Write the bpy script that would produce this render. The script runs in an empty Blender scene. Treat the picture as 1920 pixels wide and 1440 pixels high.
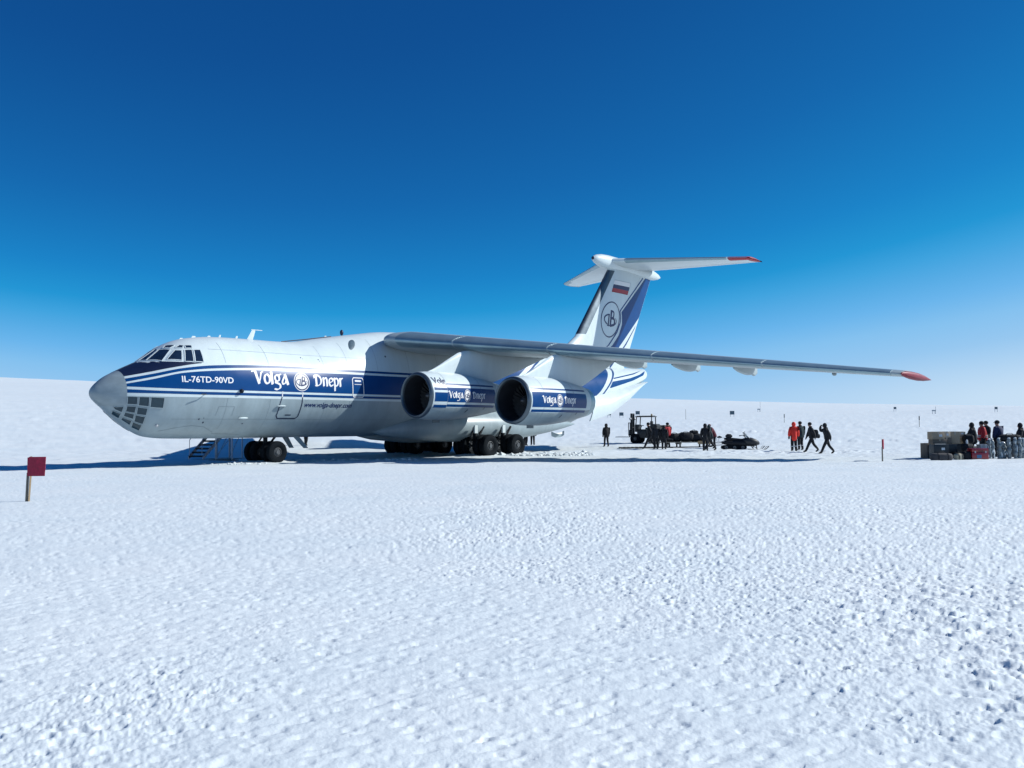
import bpy, bmesh, math, random
import numpy as np
from mathutils import Vector, Matrix
random.seed(7); RNG = np.random.default_rng(7)
S = bpy.context.scene
COL = S.collection
PI = math.pi

# ------------------------------------------------------------------ camera
F_PX, PITCH, ROLL, EYE = 1639.1, 0.0498, 0.0066, 1.66
cam_d = bpy.data.cameras.new('camera')
cam = bpy.data.objects.new('camera', cam_d); COL.objects.link(cam)
cam_d.sensor_width = 36.0
cam_d.lens = F_PX / 1920 * 36.0
cam_d.clip_start = 0.1; cam_d.clip_end = 12000
cam.matrix_world = (Matrix.Translation((0, 0, EYE)) @ Matrix.Rotation(PI/2 + PITCH, 4, 'X')
                    @ Matrix.Rotation(-ROLL, 4, 'Z'))
S.camera = cam

# ------------------------------------------------------------------ sun and sky
SUN = Vector((6.06, 0.73, 4.15)).normalized()
SUN_EL = math.asin(SUN.z); SUN_AZ = math.atan2(SUN.x, SUN.y)
sun_d = bpy.data.lights.new('sun', 'SUN'); sun = bpy.data.objects.new('sun', sun_d); COL.objects.link(sun)
sun_d.energy = 5.0; sun_d.angle = math.radians(0.53); sun_d.color = (1.0, 0.99, 0.945)
sun.rotation_euler = SUN.to_track_quat('Z', 'Y').to_euler(); sun.location = (60, 10, 60)

w = bpy.data.worlds.new('World'); S.world = w; w.use_nodes = True
nt = w.node_tree; bg = nt.nodes['Background']
sky = nt.nodes.new('ShaderNodeTexSky'); sky.sky_type = 'NISHITA'; sky.sun_disc = False
sky.sun_elevation = SUN_EL; sky.sun_rotation = SUN_AZ
sky.altitude = 1200; sky.air_density = 1.0; sky.dust_density = 0.35; sky.ozone_density = 3.0
bg.inputs[1].default_value = 0.1
# deep polar air: the sky's brightness drives a steeper, more saturated blue scale
sp = nt.nodes.new('ShaderNodeSeparateColor'); nt.links.new(sky.outputs[0], sp.inputs[0])
mu = nt.nodes.new('ShaderNodeMath'); mu.operation = 'MULTIPLY'; mu.inputs[1].default_value = 0.1
nt.links.new(sp.outputs[1], mu.inputs[0])
rp = nt.nodes.new('ShaderNodeValToRGB'); rp.color_ramp.interpolation = 'LINEAR'
SKY_SCALE = [(.06, (.0025, .030, .150)), (.178, (.0052, .080, .296)), (.256, (.0078, .138, .425)), (.342, (.0115, .228, .580)), (.395, (.018, .305, .665)),
             (.430, (.052, .368, .738)), (.505, (.145, .462, .840)), (.56, (.235, .535, .865)), (.63, (.31, .575, .872)), (.77, (.560, .735, .913)), (1.0, (.80, .86, .94))]
while len(rp.color_ramp.elements) < len(SKY_SCALE): rp.color_ramp.elements.new(.5)
for el, (q, c) in zip(rp.color_ramp.elements, SKY_SCALE): el.position = q; el.color = (*c, 1)
nt.links.new(mu.outputs[0], rp.inputs[0])
sc = nt.nodes.new('ShaderNodeVectorMath'); sc.operation = 'SCALE'; sc.inputs['Scale'].default_value = 10.0
nt.links.new(rp.outputs[0], sc.inputs[0]); nt.links.new(sc.outputs[0], bg.inputs[0])

S.view_settings.view_transform = 'Standard'; S.view_settings.look = 'None'
S.view_settings.gamma = 1.0; S.view_settings.use_curve_mapping = False
S.view_settings.exposure = 0.0
S.render.engine = 'CYCLES'
S.cycles.max_bounces = 8; S.cycles.diffuse_bounces = 1; S.cycles.glossy_bounces = 4

# ------------------------------------------------------------------ materials
def mat(name, col, rough=0.5, metal=0.0, var=0.10, scale=6.0, bump=0.0, bscale=40.0, coat=0.0, stretch=None, spec=0.5):
    m = bpy.data.materials.new(name); m.use_nodes = True
    n = m.node_tree; b = n.nodes['Principled BSDF']; L = n.links.new
    b.inputs['Roughness'].default_value = rough; b.inputs['Metallic'].default_value = metal
    b.inputs['Coat Weight'].default_value = coat; b.inputs['Coat Roughness'].default_value = 0.08
    b.inputs['Specular IOR Level'].default_value = spec
    tc = n.nodes.new('ShaderNodeTexCoord')
    mp = n.nodes.new('ShaderNodeMapping')
    if stretch: mp.inputs['Scale'].default_value = stretch
    L(tc.outputs['Object'], mp.inputs['Vector'])
    nz = n.nodes.new('ShaderNodeTexNoise'); nz.inputs['Scale'].default_value = scale
    nz.inputs['Detail'].default_value = 6; nz.inputs['Roughness'].default_value = 0.65
    L(mp.outputs[0], nz.inputs['Vector'])
    cr = n.nodes.new('ShaderNodeValToRGB')
    c0 = [max(0, c*(1-var)) for c in col]; c1 = [min(1, c*(1+var)) for c in col]
    cr.color_ramp.elements[0].position = 0.3; cr.color_ramp.elements[1].position = 0.7
    cr.color_ramp.elements[0].color = (*c0, 1); cr.color_ramp.elements[1].color = (*c1, 1)
    L(nz.outputs['Fac'], cr.inputs[0]); L(cr.outputs[0], b.inputs['Base Color'])
    mr = n.nodes.new('ShaderNodeMapRange'); mr.inputs['To Min'].default_value = max(0.02, rough-0.08); mr.inputs['To Max'].default_value = min(1, rough+0.08)
    L(nz.outputs['Fac'], mr.inputs['Value']); L(mr.outputs[0], b.inputs['Roughness'])
    if bump > 0:
        nb = n.nodes.new('ShaderNodeTexNoise'); nb.inputs['Scale'].default_value = bscale; nb.inputs['Detail'].default_value = 5
        L(mp.outputs[0], nb.inputs['Vector'])
        bp = n.nodes.new('ShaderNodeBump'); bp.inputs['Strength'].default_value = bump; bp.inputs['Distance'].default_value = 0.02
        L(nb.outputs['Fac'], bp.inputs['Height']); L(bp.outputs[0], b.inputs['Normal'])
    return m

M = {}
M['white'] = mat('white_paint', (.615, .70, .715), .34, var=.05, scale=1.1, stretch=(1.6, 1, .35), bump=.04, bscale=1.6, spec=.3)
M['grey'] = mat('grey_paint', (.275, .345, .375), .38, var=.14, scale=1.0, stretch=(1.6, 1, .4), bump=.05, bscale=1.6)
M['blue'] = mat('blue_paint', (.002, .052, .19), .30, var=.08, scale=1.2, bump=.02, bscale=2, spec=.22)
M['navy'] = mat('navy_paint', (.004, .012, .045), .5, var=.15, scale=1.5)
M['darkblue'] = mat('dark_blue_lettering', (.006, .02, .09), .4, var=.1)
M['radome'] = mat('radome_paint', (.26, .32, .345), .42, var=.14, scale=1.6, stretch=(1, 1, 2))
M['metal'] = mat('bare_metal', (.27, .385, .43), .36, 0.6, var=.12, scale=1.2)
M['darkmetal'] = mat('dark_metal', (.10, .13, .155), .35, 0.7, var=.15, scale=1.4)
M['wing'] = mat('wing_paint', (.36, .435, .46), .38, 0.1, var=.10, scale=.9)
M['glass'] = mat('cockpit_glass', (.012, .025, .05), .06, 0.0, var=.3, scale=2, spec=.8)
M['noseglass'] = mat('nose_glass', (.022, .048, .066), .12, 0.0, var=.25, scale=2, spec=.35)
M['tyre'] = mat('tyre_rubber', (.0055, .0085, .012), .85, var=.3, scale=8, bump=.3, bscale=30, spec=.12)
M['hub'] = mat('wheel_hub', (.10, .11, .12), .5, .4, var=.3, scale=10)
M['black'] = mat('black_gear', (.008, .011, .016), .65, var=.3, scale=9, bump=.2, spec=.25)
M['duct'] = mat('intake_duct', (.018, .022, .03), .5, .2, var=.2, scale=3)
M['red'] = mat('red_paint', (.34, .010, .022), .35, var=.12, scale=3)
M['flagred'] = mat('red_flag_plastic', (.33, .010, .042), .65, var=.25, scale=14, bump=.25, bscale=30)
M['rust'] = mat('flag_red', (.40, .012, .02), .4, var=.1)
M['wood'] = mat('weathered_wood', (.15, .14, .12), .8, var=.3, scale=9, bump=.4, bscale=60, stretch=(6, 6, .5))
M['tan'] = mat('fresh_wood', (.36, .26, .15), .8, var=.2, scale=9, bump=.3, bscale=60, stretch=(6, 6, .5))
M['steel'] = mat('galvanised_steel', (.40, .42, .44), .5, .6, var=.15)

def nadj(o): return o
# ------------------------------------------------------------------ mesh builder
class MB:
    def __init__(s): s.v = []; s.f = []; s.m = []
    def add(s, v, f, mi=0):
        b = len(s.v); s.v += [tuple(p) for p in v]; s.f += [tuple(i+b for i in q) for q in f]
        s.m += [mi]*len(f) if isinstance(mi, int) else list(mi)
        return s
    def box(s, c, d, rz=0, mi=0, ry=0, taper=1.0):
        x, y, z = d[0]/2, d[1]/2, d[2]/2
        R = Matrix.Rotation(rz, 3, 'Z') @ Matrix.Rotation(ry, 3, 'Y')
        v = []
        for sz in (-1, 1):
            k = taper if sz > 0 else 1
            for sx, sy in ((-1, -1), (1, -1), (1, 1), (-1, 1)):
                v.append(R @ Vector((sx*x*k, sy*y*k, sz*z)) + Vector(c))
        return s.add(v, [(3, 2, 1, 0), (4, 5, 6, 7), (0, 1, 5, 4), (1, 2, 6, 5), (2, 3, 7, 6), (3, 0, 4, 7)], mi)
    def rings(s, rings, cap=True, mi=0, closed=True):
        n = len(rings[0]); v = [p for r in rings for p in r]; f = []
        for i in range(len(rings)-1):
            for j in range(n if closed else n-1):
                a, b = i*n+j, i*n+(j+1) % n
                f.append((a, b, b+n, a+n))
        if cap and closed:
            f.append(tuple(range(n-1, -1, -1))); k = (len(rings)-1)*n; f.append(tuple(range(k, k+n)))
        return s.add(v, f, mi)
    def tube(s, pts, r, n=8, mi=0, cap=True):
        pts = [Vector(p) for p in pts]; rr = r if isinstance(r, (list, tuple)) else [r]*len(pts); rs = []
        for i, p in enumerate(pts):
            t = (pts[min(i+1, len(pts)-1)] - pts[max(i-1, 0)]).normalized()
            up = Vector((0, 0, 1)) if abs(t.z) < .9 else Vector((1, 0, 0))
            a = t.cross(up).normalized(); b = t.cross(a)
            rs.append([p + (a*math.cos(2*PI*k/n) + b*math.sin(2*PI*k/n))*rr[i] for k in range(n)])
        return s.rings(rs, cap, mi)
    def lathe(s, prof, o=(0, 0, 0), ax='X', n=32, mi=0, cap=False):
        rs = []
        for a, r in prof:
            ring = []
            for k in range(n):
                c, q = math.cos(2*PI*k/n)*r, math.sin(2*PI*k/n)*r
                p = {'X': (a, c, q), 'Y': (c, a, q), 'Z': (c, q, a)}[ax]
                ring.append((o[0]+p[0], o[1]+p[1], o[2]+p[2]))
            rs.append(ring)
        return s.rings(rs, cap, mi)
    def ell(s, c, r, n=14, k=9, mi=0, p=1.0, jit=0, rz=0):
        rs = []; R = Matrix.Rotation(rz, 3, 'Z')
        sg = lambda q: math.copysign(abs(q)**p, q)
        for i in range(k+1):
            th = -PI/2 + PI*min(max(i/k, .02), .98)
            rs.append([R @ Vector((sg(math.cos(th))*sg(math.cos(2*PI*j/n))*r[0]*(1+random.uniform(-jit, jit)),
                        sg(math.cos(th))*sg(math.sin(2*PI*j/n))*r[1]*(1+random.uniform(-jit, jit)),
                        sg(math.sin(th))*r[2]*(1+random.uniform(-jit, jit)))) + Vector(c) for j in range(n)])
        return s.rings(rs, True, mi)
    def build(s, name, mats, parent=None, smooth=40, loc=None, rz=None, bevel=0):
        me = bpy.data.meshes.new(name); me.from_pydata(s.v, [], s.f)
        if not isinstance(mats, (list, tuple)): mats = [mats]
        for q in mats: me.materials.append(q)
        if len(mats) > 1: me.polygons.foreach_set('material_index', s.m)
        bm = bmesh.new(); bm.from_mesh(me)
        bmesh.ops.recalc_face_normals(bm, faces=bm.faces)
        if bevel: bmesh.ops.bevel(bm, geom=[e for e in bm.edges if e.is_manifold and e.calc_face_angle(0) > .5], offset=bevel, segments=2, affect='EDGES', profile=.6)
        bm.to_mesh(me); bm.free()
        if smooth:
            me.shade_smooth()
            if smooth < 179: me.set_sharp_from_angle(angle=math.radians(smooth))
        me.update()
        o = bpy.data.objects.new(name, me); COL.objects.link(o)
        if parent: o.parent = parent
        if loc: o.location = loc
        if rz is not None: o.rotation_euler = (0, 0, rz)
        return o

def tag(o, label, cat, group=None, kind=None):
    o['label'] = label; o['category'] = cat
    if group: o['group'] = group
    if kind: o['kind'] = kind
    return o
def thing(name, label, cat, loc=(0, 0, 0), rz=0, group=None):
    o = bpy.data.objects.new(name, None); COL.objects.link(o); o.empty_display_size = .3
    o.location = loc; o.rotation_euler = (0, 0, rz)
    return tag(o, label, cat, group)
def share(o, parent, loc=None, rot=None):
    c = o.copy(); COL.objects.link(c); c.parent = parent
    if loc is not None: c.location = loc
    if rot is not None: c.rotation_euler = rot
    return c

def pchip(x, xs, ys):
    xs = np.asarray(xs, float); ys = np.asarray(ys, float)
    x = np.asarray(x, float); h = np.diff(xs); d = np.diff(ys)/h
    m = np.zeros(len(xs)); m[0] = d[0]; m[-1] = d[-1]
    for i in range(1, len(xs)-1):
        if d[i-1]*d[i] > 0:
            w1 = 2*h[i]+h[i-1]; w2 = h[i]+2*h[i-1]; m[i] = (w1+w2)/(w1/d[i-1]+w2/d[i])
    xc = np.clip(x, xs[0], xs[-1]); i = np.clip(np.searchsorted(xs, xc)-1, 0, len(xs)-2); t = (xc-xs[i])/h[i]
    return (2*t**3-3*t**2+1)*ys[i]+(t**3-2*t**2+t)*h[i]*m[i]+(3*t**2-2*t**3)*ys[i+1]+(t**3-t**2)*h[i]*m[i+1]

# ------------------------------------------------------------------ snow field
def terr(x, y):
    x = np.asarray(x, float); y = np.asarray(y, float)
    d = np.hypot(x, y); az = np.degrees(np.arctan2(x, y))
    tan = np.interp(az, [-60, -30.4, -26.3, -12, 8.3, 20, 30.3, 60], [.0535, .0530, .0510, .0420, .0320, .0238, .0181, .0175])
    w = np.clip((8-az)/34, 0, 1); w = w*w*(3-2*w)
    ld = np.log(np.maximum(np.minimum(d, 300), 1.0))
    a = pchip(ld, np.log([1, 50, 62, 76, 100, 150, 215, 300]), [0, 0, .06, .38, 1.1, 2.9, 5.2, 5.9])
    b = pchip(ld, np.log([1, 50, 62, 76, 100, 150, 220, 300]), [0, 0, .22, .85, 2.2, 5.5, 10.0, 14.6])
    z = a*(1-w) + b*w
    # beyond the first swell the ice sheet climbs steadily to the skyline
    e0 = z/np.maximum(np.minimum(d, 300), 1)
    s = np.clip((np.log(np.maximum(d, 1))-np.log(300))/(np.log(2400)-np.log(300)), 0, 1); s = s*s*(3-2*s)
    e = e0*(1-s) + (tan+.0007)*s
    return np.where(d > 300, e*np.minimum(d, 2600), z)
def gz(x, y): return float(terr(np.array(x), np.array(y)))

def h2(ix, iy, k):
    n = (ix.astype(np.int64)*374761393 + iy.astype(np.int64)*668265263 + k*1274126177) & 0x7fffffff
    n = ((n ^ (n >> 13))*1274126177) & 0x7fffffff
    n = ((n ^ (n >> 15))*2246822519) & 0x7fffffff
    return ((n ^ (n >> 16)) & 0xffffff)/float(0xffffff)
def vnoise(x, y, k=0):
    ix = np.floor(x); iy = np.floor(y); fx = x-ix; fy = y-iy
    fx = fx*fx*fx*(fx*(fx*6-15)+10); fy = fy*fy*fy*(fy*(fy*6-15)+10)
    a = h2(ix, iy, k); b = h2(ix+1, iy, k); c = h2(ix, iy+1, k); d = h2(ix+1, iy+1, k)
    return (a*(1-fx)+b*fx)*(1-fy)+(c*(1-fx)+d*fx)*fy
def fbm(x, y, k=0, o=4):
    s = 0; a = .5
    for i in range(o):
        s = s+a*(vnoise(x*2**i+17.3*i, y*2**i-9.1*i, k+i)-.5); a *= .5
    return s*2
def worley(x, y, k=0):
    ix = np.floor(x); iy = np.floor(y)
    f1 = np.full(x.shape, 9.0); rid = np.zeros(x.shape)
    for dx in (-1, 0, 1):
        for dy in (-1, 0, 1):
            cx, cy = ix+dx, iy+dy
            px = cx+.1+.8*h2(cx, cy, k); py = cy+.1+.8*h2(cx, cy, k+5)
            d = (x-px)**2+(y-py)**2; r = h2(cx, cy, k+11)
            q = d < f1; rid = np.where(q, r, rid); f1 = np.minimum(f1, d)
    return np.sqrt(f1), rid
def sstep(a, b, x):
    t = np.clip((x-a)/(b-a), 0, 1); return t*t*(3-2*t)

def relief(x, y):
    d = np.hypot(x, y)
    # wind-carved drifts
    u = x*.93+y*.37; v = -x*.37+y*.93
    z = .05*fbm(u*.05, v*.16, 31, 3)*sstep(6, 40, d) + .02*fbm(u*.35, v*.9, 41, 3)
    near = 1-.55*sstep(16, 30, d)-.45*sstep(34, 60, d)
    mask = fbm(x*.30+3, y*.20, 51, 3) + .25*fbm(u*.9, v*1.9, 61, 3) + .06*np.clip(x-1.5, -4, 3)
    lump = .16+.84*sstep(-.24, .34, mask)
    # old vehicle lanes pressed smooth across the field
    lane = np.zeros_like(x)
    for (ax, ay, bx, by, wd) in ((-2.4, 12.6, 4.6, 23.5, .22), (-3.6, 13.6, 3.6, 25.0, .22), (-9, 16.5, 16, 25.5, .30), (-10, 18.2, 15, 27.4, .30), (-14, 27, 30, 33, .45), (-14, 29.2, 30, 35.2, .45)):
        ex, ey = bx-ax, by-ay; L2 = ex*ex+ey*ey; t = ((x-ax)*ex+(y-ay)*ey)/L2
        dd = np.abs((x-ax)*ey-(y-ay)*ex)/math.sqrt(L2)+.10*fbm(x*.9, y*.9, 141, 2)
        lane = np.maximum(lane, (1-sstep(wd*.55, wd, dd))*sstep(-.15, .1, t)*(1-sstep(.9, 1.15, t)))
    lane = lane*sstep(-.35, .1, fbm(x*.5, y*.5, 145, 2)+.1)
    lump = lump*(1-.8*lane); z = z-.012*lane
    wx = x+.025*fbm(x*11, y*11, 71, 2); wy = y+.025*fbm(x*11+50, y*11, 75, 2)
    f1, r1 = worley(wx*14.5, wy*14.5, 3)
    f2, r2 = worley(wx*29+7, wy*29, 7)
    f3, r3 = worley(wx*8.0+3, wy*8.0, 13)
    # rounded crystalline lumps
    l1 = np.clip(1-(f1/.50)**2, 0, 1)**.8*(r1 > .30)*(.3+.9*r1)
    l2 = np.clip(1-(f2/.52)**2, 0, 1)**.9*(r2 > .25)*(.3+.9*r2)
    z = z + near*lump*(.0095*l1+.0072*l2)
    cl = d < 14
    if cl.any():
        f6, r6 = worley(wx[cl]*40, wy[cl]*40, 29)
        z[cl] += lump[cl]*(1-sstep(8, 14, d[cl]))*.0038*np.clip(1-(f6/.6)**2, 0, 1)*(r6 > .3)
    # pits
    p1 = (1-sstep(.08, .40, f3))*(r3 > .55)*(r3-.3)*1.5
    z = z - near*(.20+.80*lump)*.026*p1*(r3 > .70-.14*lump)
    # isolated little melt holes
    f8, r8 = worley((wx*.86+wy*.5)*5.2+11+.35*fbm(x*14, y*14, 171, 2), (-wx*.5+wy*.86)*7.5+.35*fbm(x*14, y*14, 175, 2), 43)
    z = z - near*(.5+.5*lump)*.075*(r8-.70)*(1-sstep(.04, .34*r8-.08, f8))*(r8 > .76-.35*fbm(x*.7, y*.7, 181, 2))*(r8 > .70)
    # stretched flow grain on the smoother crust
    ub = x*.86+y*.5; vb = -x*.5+y*.86
    g = fbm(ub*3.2, vb*9, 81, 3)
    z = z + near*.0105*g + near*.0045*fbm(ub*9, vb*24, 91, 3)
    pb, rb = worley(ub*4.4, vb*11, 17)
    z = z - near*(1-.5*lump)*.013*(1-sstep(.06, .40, pb))*(rb > .6)
    # snow banked up against the undercarriage
    for (cx, cy, sg, hh) in ((-12.36, 43.82, .9, .10), (-2.17, 50.92, 1.0, .12), (-.59, 52.75, 1.0, .12), (-6.78, 54.91, 1.0, .12), (-5.2, 56.74, 1.0, .12)):
        q = np.hypot(x-cx, y-cy); z = z + np.exp(-(q/(sg*1.5))**4)*hh*(1+.8*fbm(x*2.5, y*2.5, 161, 3))
    # churned edge at the lower right
    e = sstep(2.2, 3.2, x-.02*y)*sstep(4.3, 5.2, y)*(1-sstep(8.3, 10, y))
    f5, r5 = worley(wx*4.2, wy*6, 23)
    z = z + e*.028*(np.clip(1-(f5/.46)**2, 0, 1)*(r5 > .35)-.25)
    # far roughness: tracks and sastrugi
    f4, r4 = worley(u*.55, v*1.7, 19)
    far = sstep(30, 50, d)*(1-sstep(110, 220, d))
    z = z + far*(.05*fbm(u*.8, v*1.4, 101, 3)+.035*np.clip(1-(f4/.5)**2, 0, 1)*(r4 > .6))
    z = z + sstep(90, 220, d)*(.45*fbm(u*.02, v*.05, 111, 4))
    # ploughed rough bank behind the snowmobile
    bank = np.exp(-((y-88-.15*x)/3.0)**2)*sstep(12, 18, x)*(1-sstep(30, 38, x))
    f7, r7 = worley(x*1.3, y*.9, 37)
    z = z + bank*(.10+.22*np.clip(1-(f7/.7)**2, 0, 1)*r7+.12*fbm(x*1.5, y*1.5, 121, 3))
    # ruts of the vehicles that came and went
    for (ax, ay, bx, by, wd) in ((5, 56.6, 30, 54.8, .22), (5, 58.0, 30, 56.2, .22), (7, 60.9, 24, 57.6, .2), (2, 68.5, 34, 71.0, .3), (2, 70.2, 34, 72.6, .3), (-6, 47.2, 24, 46.4, .2), (-6, 48.8, 24, 48.0, .2)):
        ex, ey = bx-ax, by-ay; L2 = ex*ex+ey*ey; t = ((x-ax)*ex+(y-ay)*ey)/L2
        dd = np.abs((x-ax)*ey-(y-ay)*ex)/math.sqrt(L2)+.25*fbm(x*.25, y*.25, 151, 2)
        ln = sstep(-.05, .05, t)*(1-sstep(.9, 1.05, t))*(.4+.6*sstep(-.2, .2, fbm(x*.4, y*.4, 155, 2)))
        z = z - .06*ln*(1-sstep(wd*.6, wd, dd)) + .035*ln*sstep(wd*.7, wd, dd)*(1-sstep(wd, wd*2.2, dd))
    # trodden snow by the walkers
    tr = np.exp(-((y-54+.1*(x-18))/2.6)**2)*sstep(9, 13, x)*(1-sstep(20, 26, x))
    z = z + tr*.15*fbm(x*2.6, y*2.6, 131, 3)
    return z

def make_ground():
    fine = np.radians(np.linspace(-37, 37, 1150))
    rest = np.radians(np.linspace(37, 323, 150)[1:-1])
    az = np.concatenate([fine, rest]); n = len(az)
    rows = [0.6, 1.2, 1.8, 2.4, 2.9]
    while rows[-1] < 5500:
        r = rows[-1]
        rows.append(r*(1.0042 if r < 11 else 1.0075 if r < 64 else 1.02 if r < 260 else 1.07))
    rows = np.array(rows); k = len(rows)
    A, R = np.meshgrid(az, rows)
    x = (np.sin(A)*R).ravel(); y = (np.cos(A)*R).ravel()
    z = terr(x, y)
    inv = (np.abs(np.where(A > PI, A-2*PI, A)) < math.radians(45)).ravel()
    rz = np.zeros_like(z); rz[inv] = relief(x[inv], y[inv]); z = z+rz
    co = np.stack([x, y, z], 1)
    co = np.vstack([co, [[0, 0, 0]]])
    i = np.arange(k-1)[:, None]*n; j = np.arange(n)[None, :]; j1 = (j+1) % n
    q = np.stack([i+j, i+n+j, i+n+j1, i+j1], -1).reshape(-1, 4)
    # wind order keeps normals up
    me = bpy.data.meshes.new('snow_field')
    nq = len(q); tri = np.stack([np.full(n, k*n), np.arange(n), (np.arange(n)+1) % n], 1)
    me.vertices.add(len(co)); me.vertices.foreach_set('co', co.ravel())
    me.loops.add(nq*4+n*3); me.loops.foreach_set('vertex_index', np.concatenate([q.ravel(), tri.ravel()]).astype(np.int32))
    me.polygons.add(nq+n)
    me.polygons.foreach_set('loop_start', np.concatenate([np.arange(nq)*4, nq*4+np.arange(n)*3]).astype(np.int32))
    me.polygons.foreach_set('use_smooth', np.ones(nq+n, bool))
    me.update(calc_edges=True); me.validate()
    o = bpy.data.objects.new('snow_field', me); COL.objects.link(o); o['kind'] = 'structure'
    return o
def snow_mat():
    m = bpy.data.materials.new('snow'); m.use_nodes = True
    n = m.node_tree; b = n.nodes['Principled BSDF']; L = n.links.new
    b.inputs['Roughness'].default_value = .75; b.inputs['Specular IOR Level'].default_value = .2
    g = n.nodes.new('ShaderNodeTexCoord')
    def noise(s, d): 
        q = n.nodes.new('ShaderNodeTexNoise'); q.inputs['Scale'].default_value = s; q.inputs['Detail'].default_value = d
        L(g.outputs['Object'], q.inputs['Vector']); return q
    a = noise(.35, 5); f = noise(55, 4); c = noise(14, 4)
    cr = n.nodes.new('ShaderNodeValToRGB')
    cr.color_ramp.elements[0].position = .3; cr.color_ramp.elements[1].position = .7
    cr.color_ramp.elements[0].color = (.675, .745, .775, 1); cr.color_ramp.elements[1].color = (.735, .785, .80, 1)
    L(a.outputs['Fac'], cr.inputs[0]); L(cr.outputs[0], b.inputs['Base Color'])
    b1 = n.nodes.new('ShaderNodeBump'); b1.inputs['Strength'].default_value = .5; b1.inputs['Distance'].default_value = .012
    L(c.outputs['Fac'], b1.inputs['Height'])
    b2 = n.nodes.new('ShaderNodeBump'); b2.inputs['Strength'].default_value = .5; b2.inputs['Distance'].default_value = .004
    L(f.outputs['Fac'], b2.inputs['Height']); L(b1.outputs[0], b2.inputs['Normal']); L(b2.outputs[0], b.inputs['Normal'])
    return m
M['snow'] = snow_mat()
ground = make_ground(); ground.data.materials.append(M['snow'])

# ================================================================== the cargo aircraft
# Aircraft stations: X runs aft from the nose tip, Y to port, Z up from the tyres' contact.
TH = math.radians(40.9)
AC = thing('cargo_aircraft', 'large white and blue four engine cargo jet parked on the snow', 'aircraft',
           (-18.03, 37.27, -0.02), math.atan2(-math.cos(TH), -math.sin(TH)))
def A(X, Y, Z): return (-X, Y, Z)

FS = np.array([
[0.00,3.27,3.27,3.27,0.00,2.0],[0.04,3.43,3.12,3.27,0.16,2.0],[0.12,3.55,3.01,3.27,0.28,2.0],[0.30,3.74,2.84,3.27,0.46,2.0],
[0.60,3.98,2.58,3.28,0.72,2.0],[0.93,4.17,2.28,3.29,0.98,2.0],[1.30,4.37,1.98,3.30,1.21,2.0],[1.86,4.64,1.62,3.33,1.50,2.0],
[2.10,4.76,1.49,3.34,1.61,2.0],[2.43,5.00,1.37,3.37,1.73,2.0],[3.25,5.57,1.29,3.45,1.97,2.05],[3.70,5.77,1.28,3.50,2.07,2.05],
[4.24,5.92,1.27,3.55,2.17,2.05],[5.56,6.08,1.26,3.63,2.34,2.0],[7.00,6.11,1.26,3.66,2.40,2.0],[9.00,6.11,1.26,3.66,2.41,2.0],
[9.90,6.15,1.26,3.66,2.41,2.0],[11.5,6.42,1.26,3.66,2.41,2.05],[13.9,6.82,1.26,3.66,2.42,2.2],[16.0,7.12,1.26,3.66,2.43,2.3],
[18.5,7.22,1.26,3.66,2.44,2.3],[22.0,7.20,1.26,3.66,2.43,2.3],[25.5,7.10,1.26,3.66,2.42,2.25],[28.5,6.85,1.26,3.66,2.41,2.15],
[31.0,6.45,1.42,3.68,2.38,2.0],[33.5,6.18,2.10,3.90,2.28,2.0],[36.0,6.13,3.02,4.25,2.06,2.0],[38.5,6.18,3.85,4.70,1.72,2.0],
[41.0,6.26,4.62,5.20,1.25,2.0],[42.8,6.30,5.22,5.60,0.80,2.0],[43.5,6.30,5.55,5.85,0.48,2.0],[43.75,6.20,5.80,5.98,0.22,2.0]])
def fsec(X): return [pchip(np.clip(X, 0, 43.75), FS[:, 0], FS[:, k]) for k in range(1, 6)]
def ysurf(X, z):
    zt, zb, zc, w, n = fsec(X); z = np.asarray(z, float)
    h = np.where(z > zc, zt-zc, zc-zb); u = np.abs((z-zc)/np.maximum(h, 1e-6)); e = np.where(z > zc, n, 2.0)
    return np.where(u < 1, w*np.maximum(0, 1-np.minimum(u, 1)**e)**(1/e), 0)
def fus_pt(X, z, off, side=1):
    """points on the fuselage skin at station X and height z, pushed out along the skin normal"""
    X = np.asarray(X, float); z = np.asarray(z, float)
    y = ysurf(X, z); e = .01
    zt, zb, zc, w, n = fsec(X)
    h = np.where(z > zc, zt-zc, zc-zb); p = np.where(z > zc, n, 2.0)
    gy = p*np.abs(y/np.maximum(w, 1e-6))**(p-1)/np.maximum(w, 1e-6)
    gzz = np.sign(z-zc)*p*np.abs((z-zc)/np.maximum(h, 1e-6))**(p-1)/np.maximum(h, 1e-6)
    gx = -(ysurf(X+e, z)-ysurf(X-e, z))/(2*e)*gy
    L = np.sqrt(gx**2+gy**2+gzz**2)+1e-9
    return np.stack([-(X+gx/L*off), (y+gy/L*off)*side, z+gzz/L*off], -1)
def fus_radial(p, off, side=1):
    """push a rough point onto the skin along the ray from the section centre"""
    X, y, z = p; zt, zb, zc, w, n = [float(q) for q in fsec(X)]
    h = zt-zc if z > zc else zc-zb; e = n if z > zc else 2.0
    k = (abs(y/w)**e+abs((z-zc)/h)**e)**(-1/e)
    y, z = y*k, zc+(z-zc)*k; r = math.hypot(y, z-zc)
    return (-X, y*(1+off/r)*side, zc+(z-zc)*(1+off/r))

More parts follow.
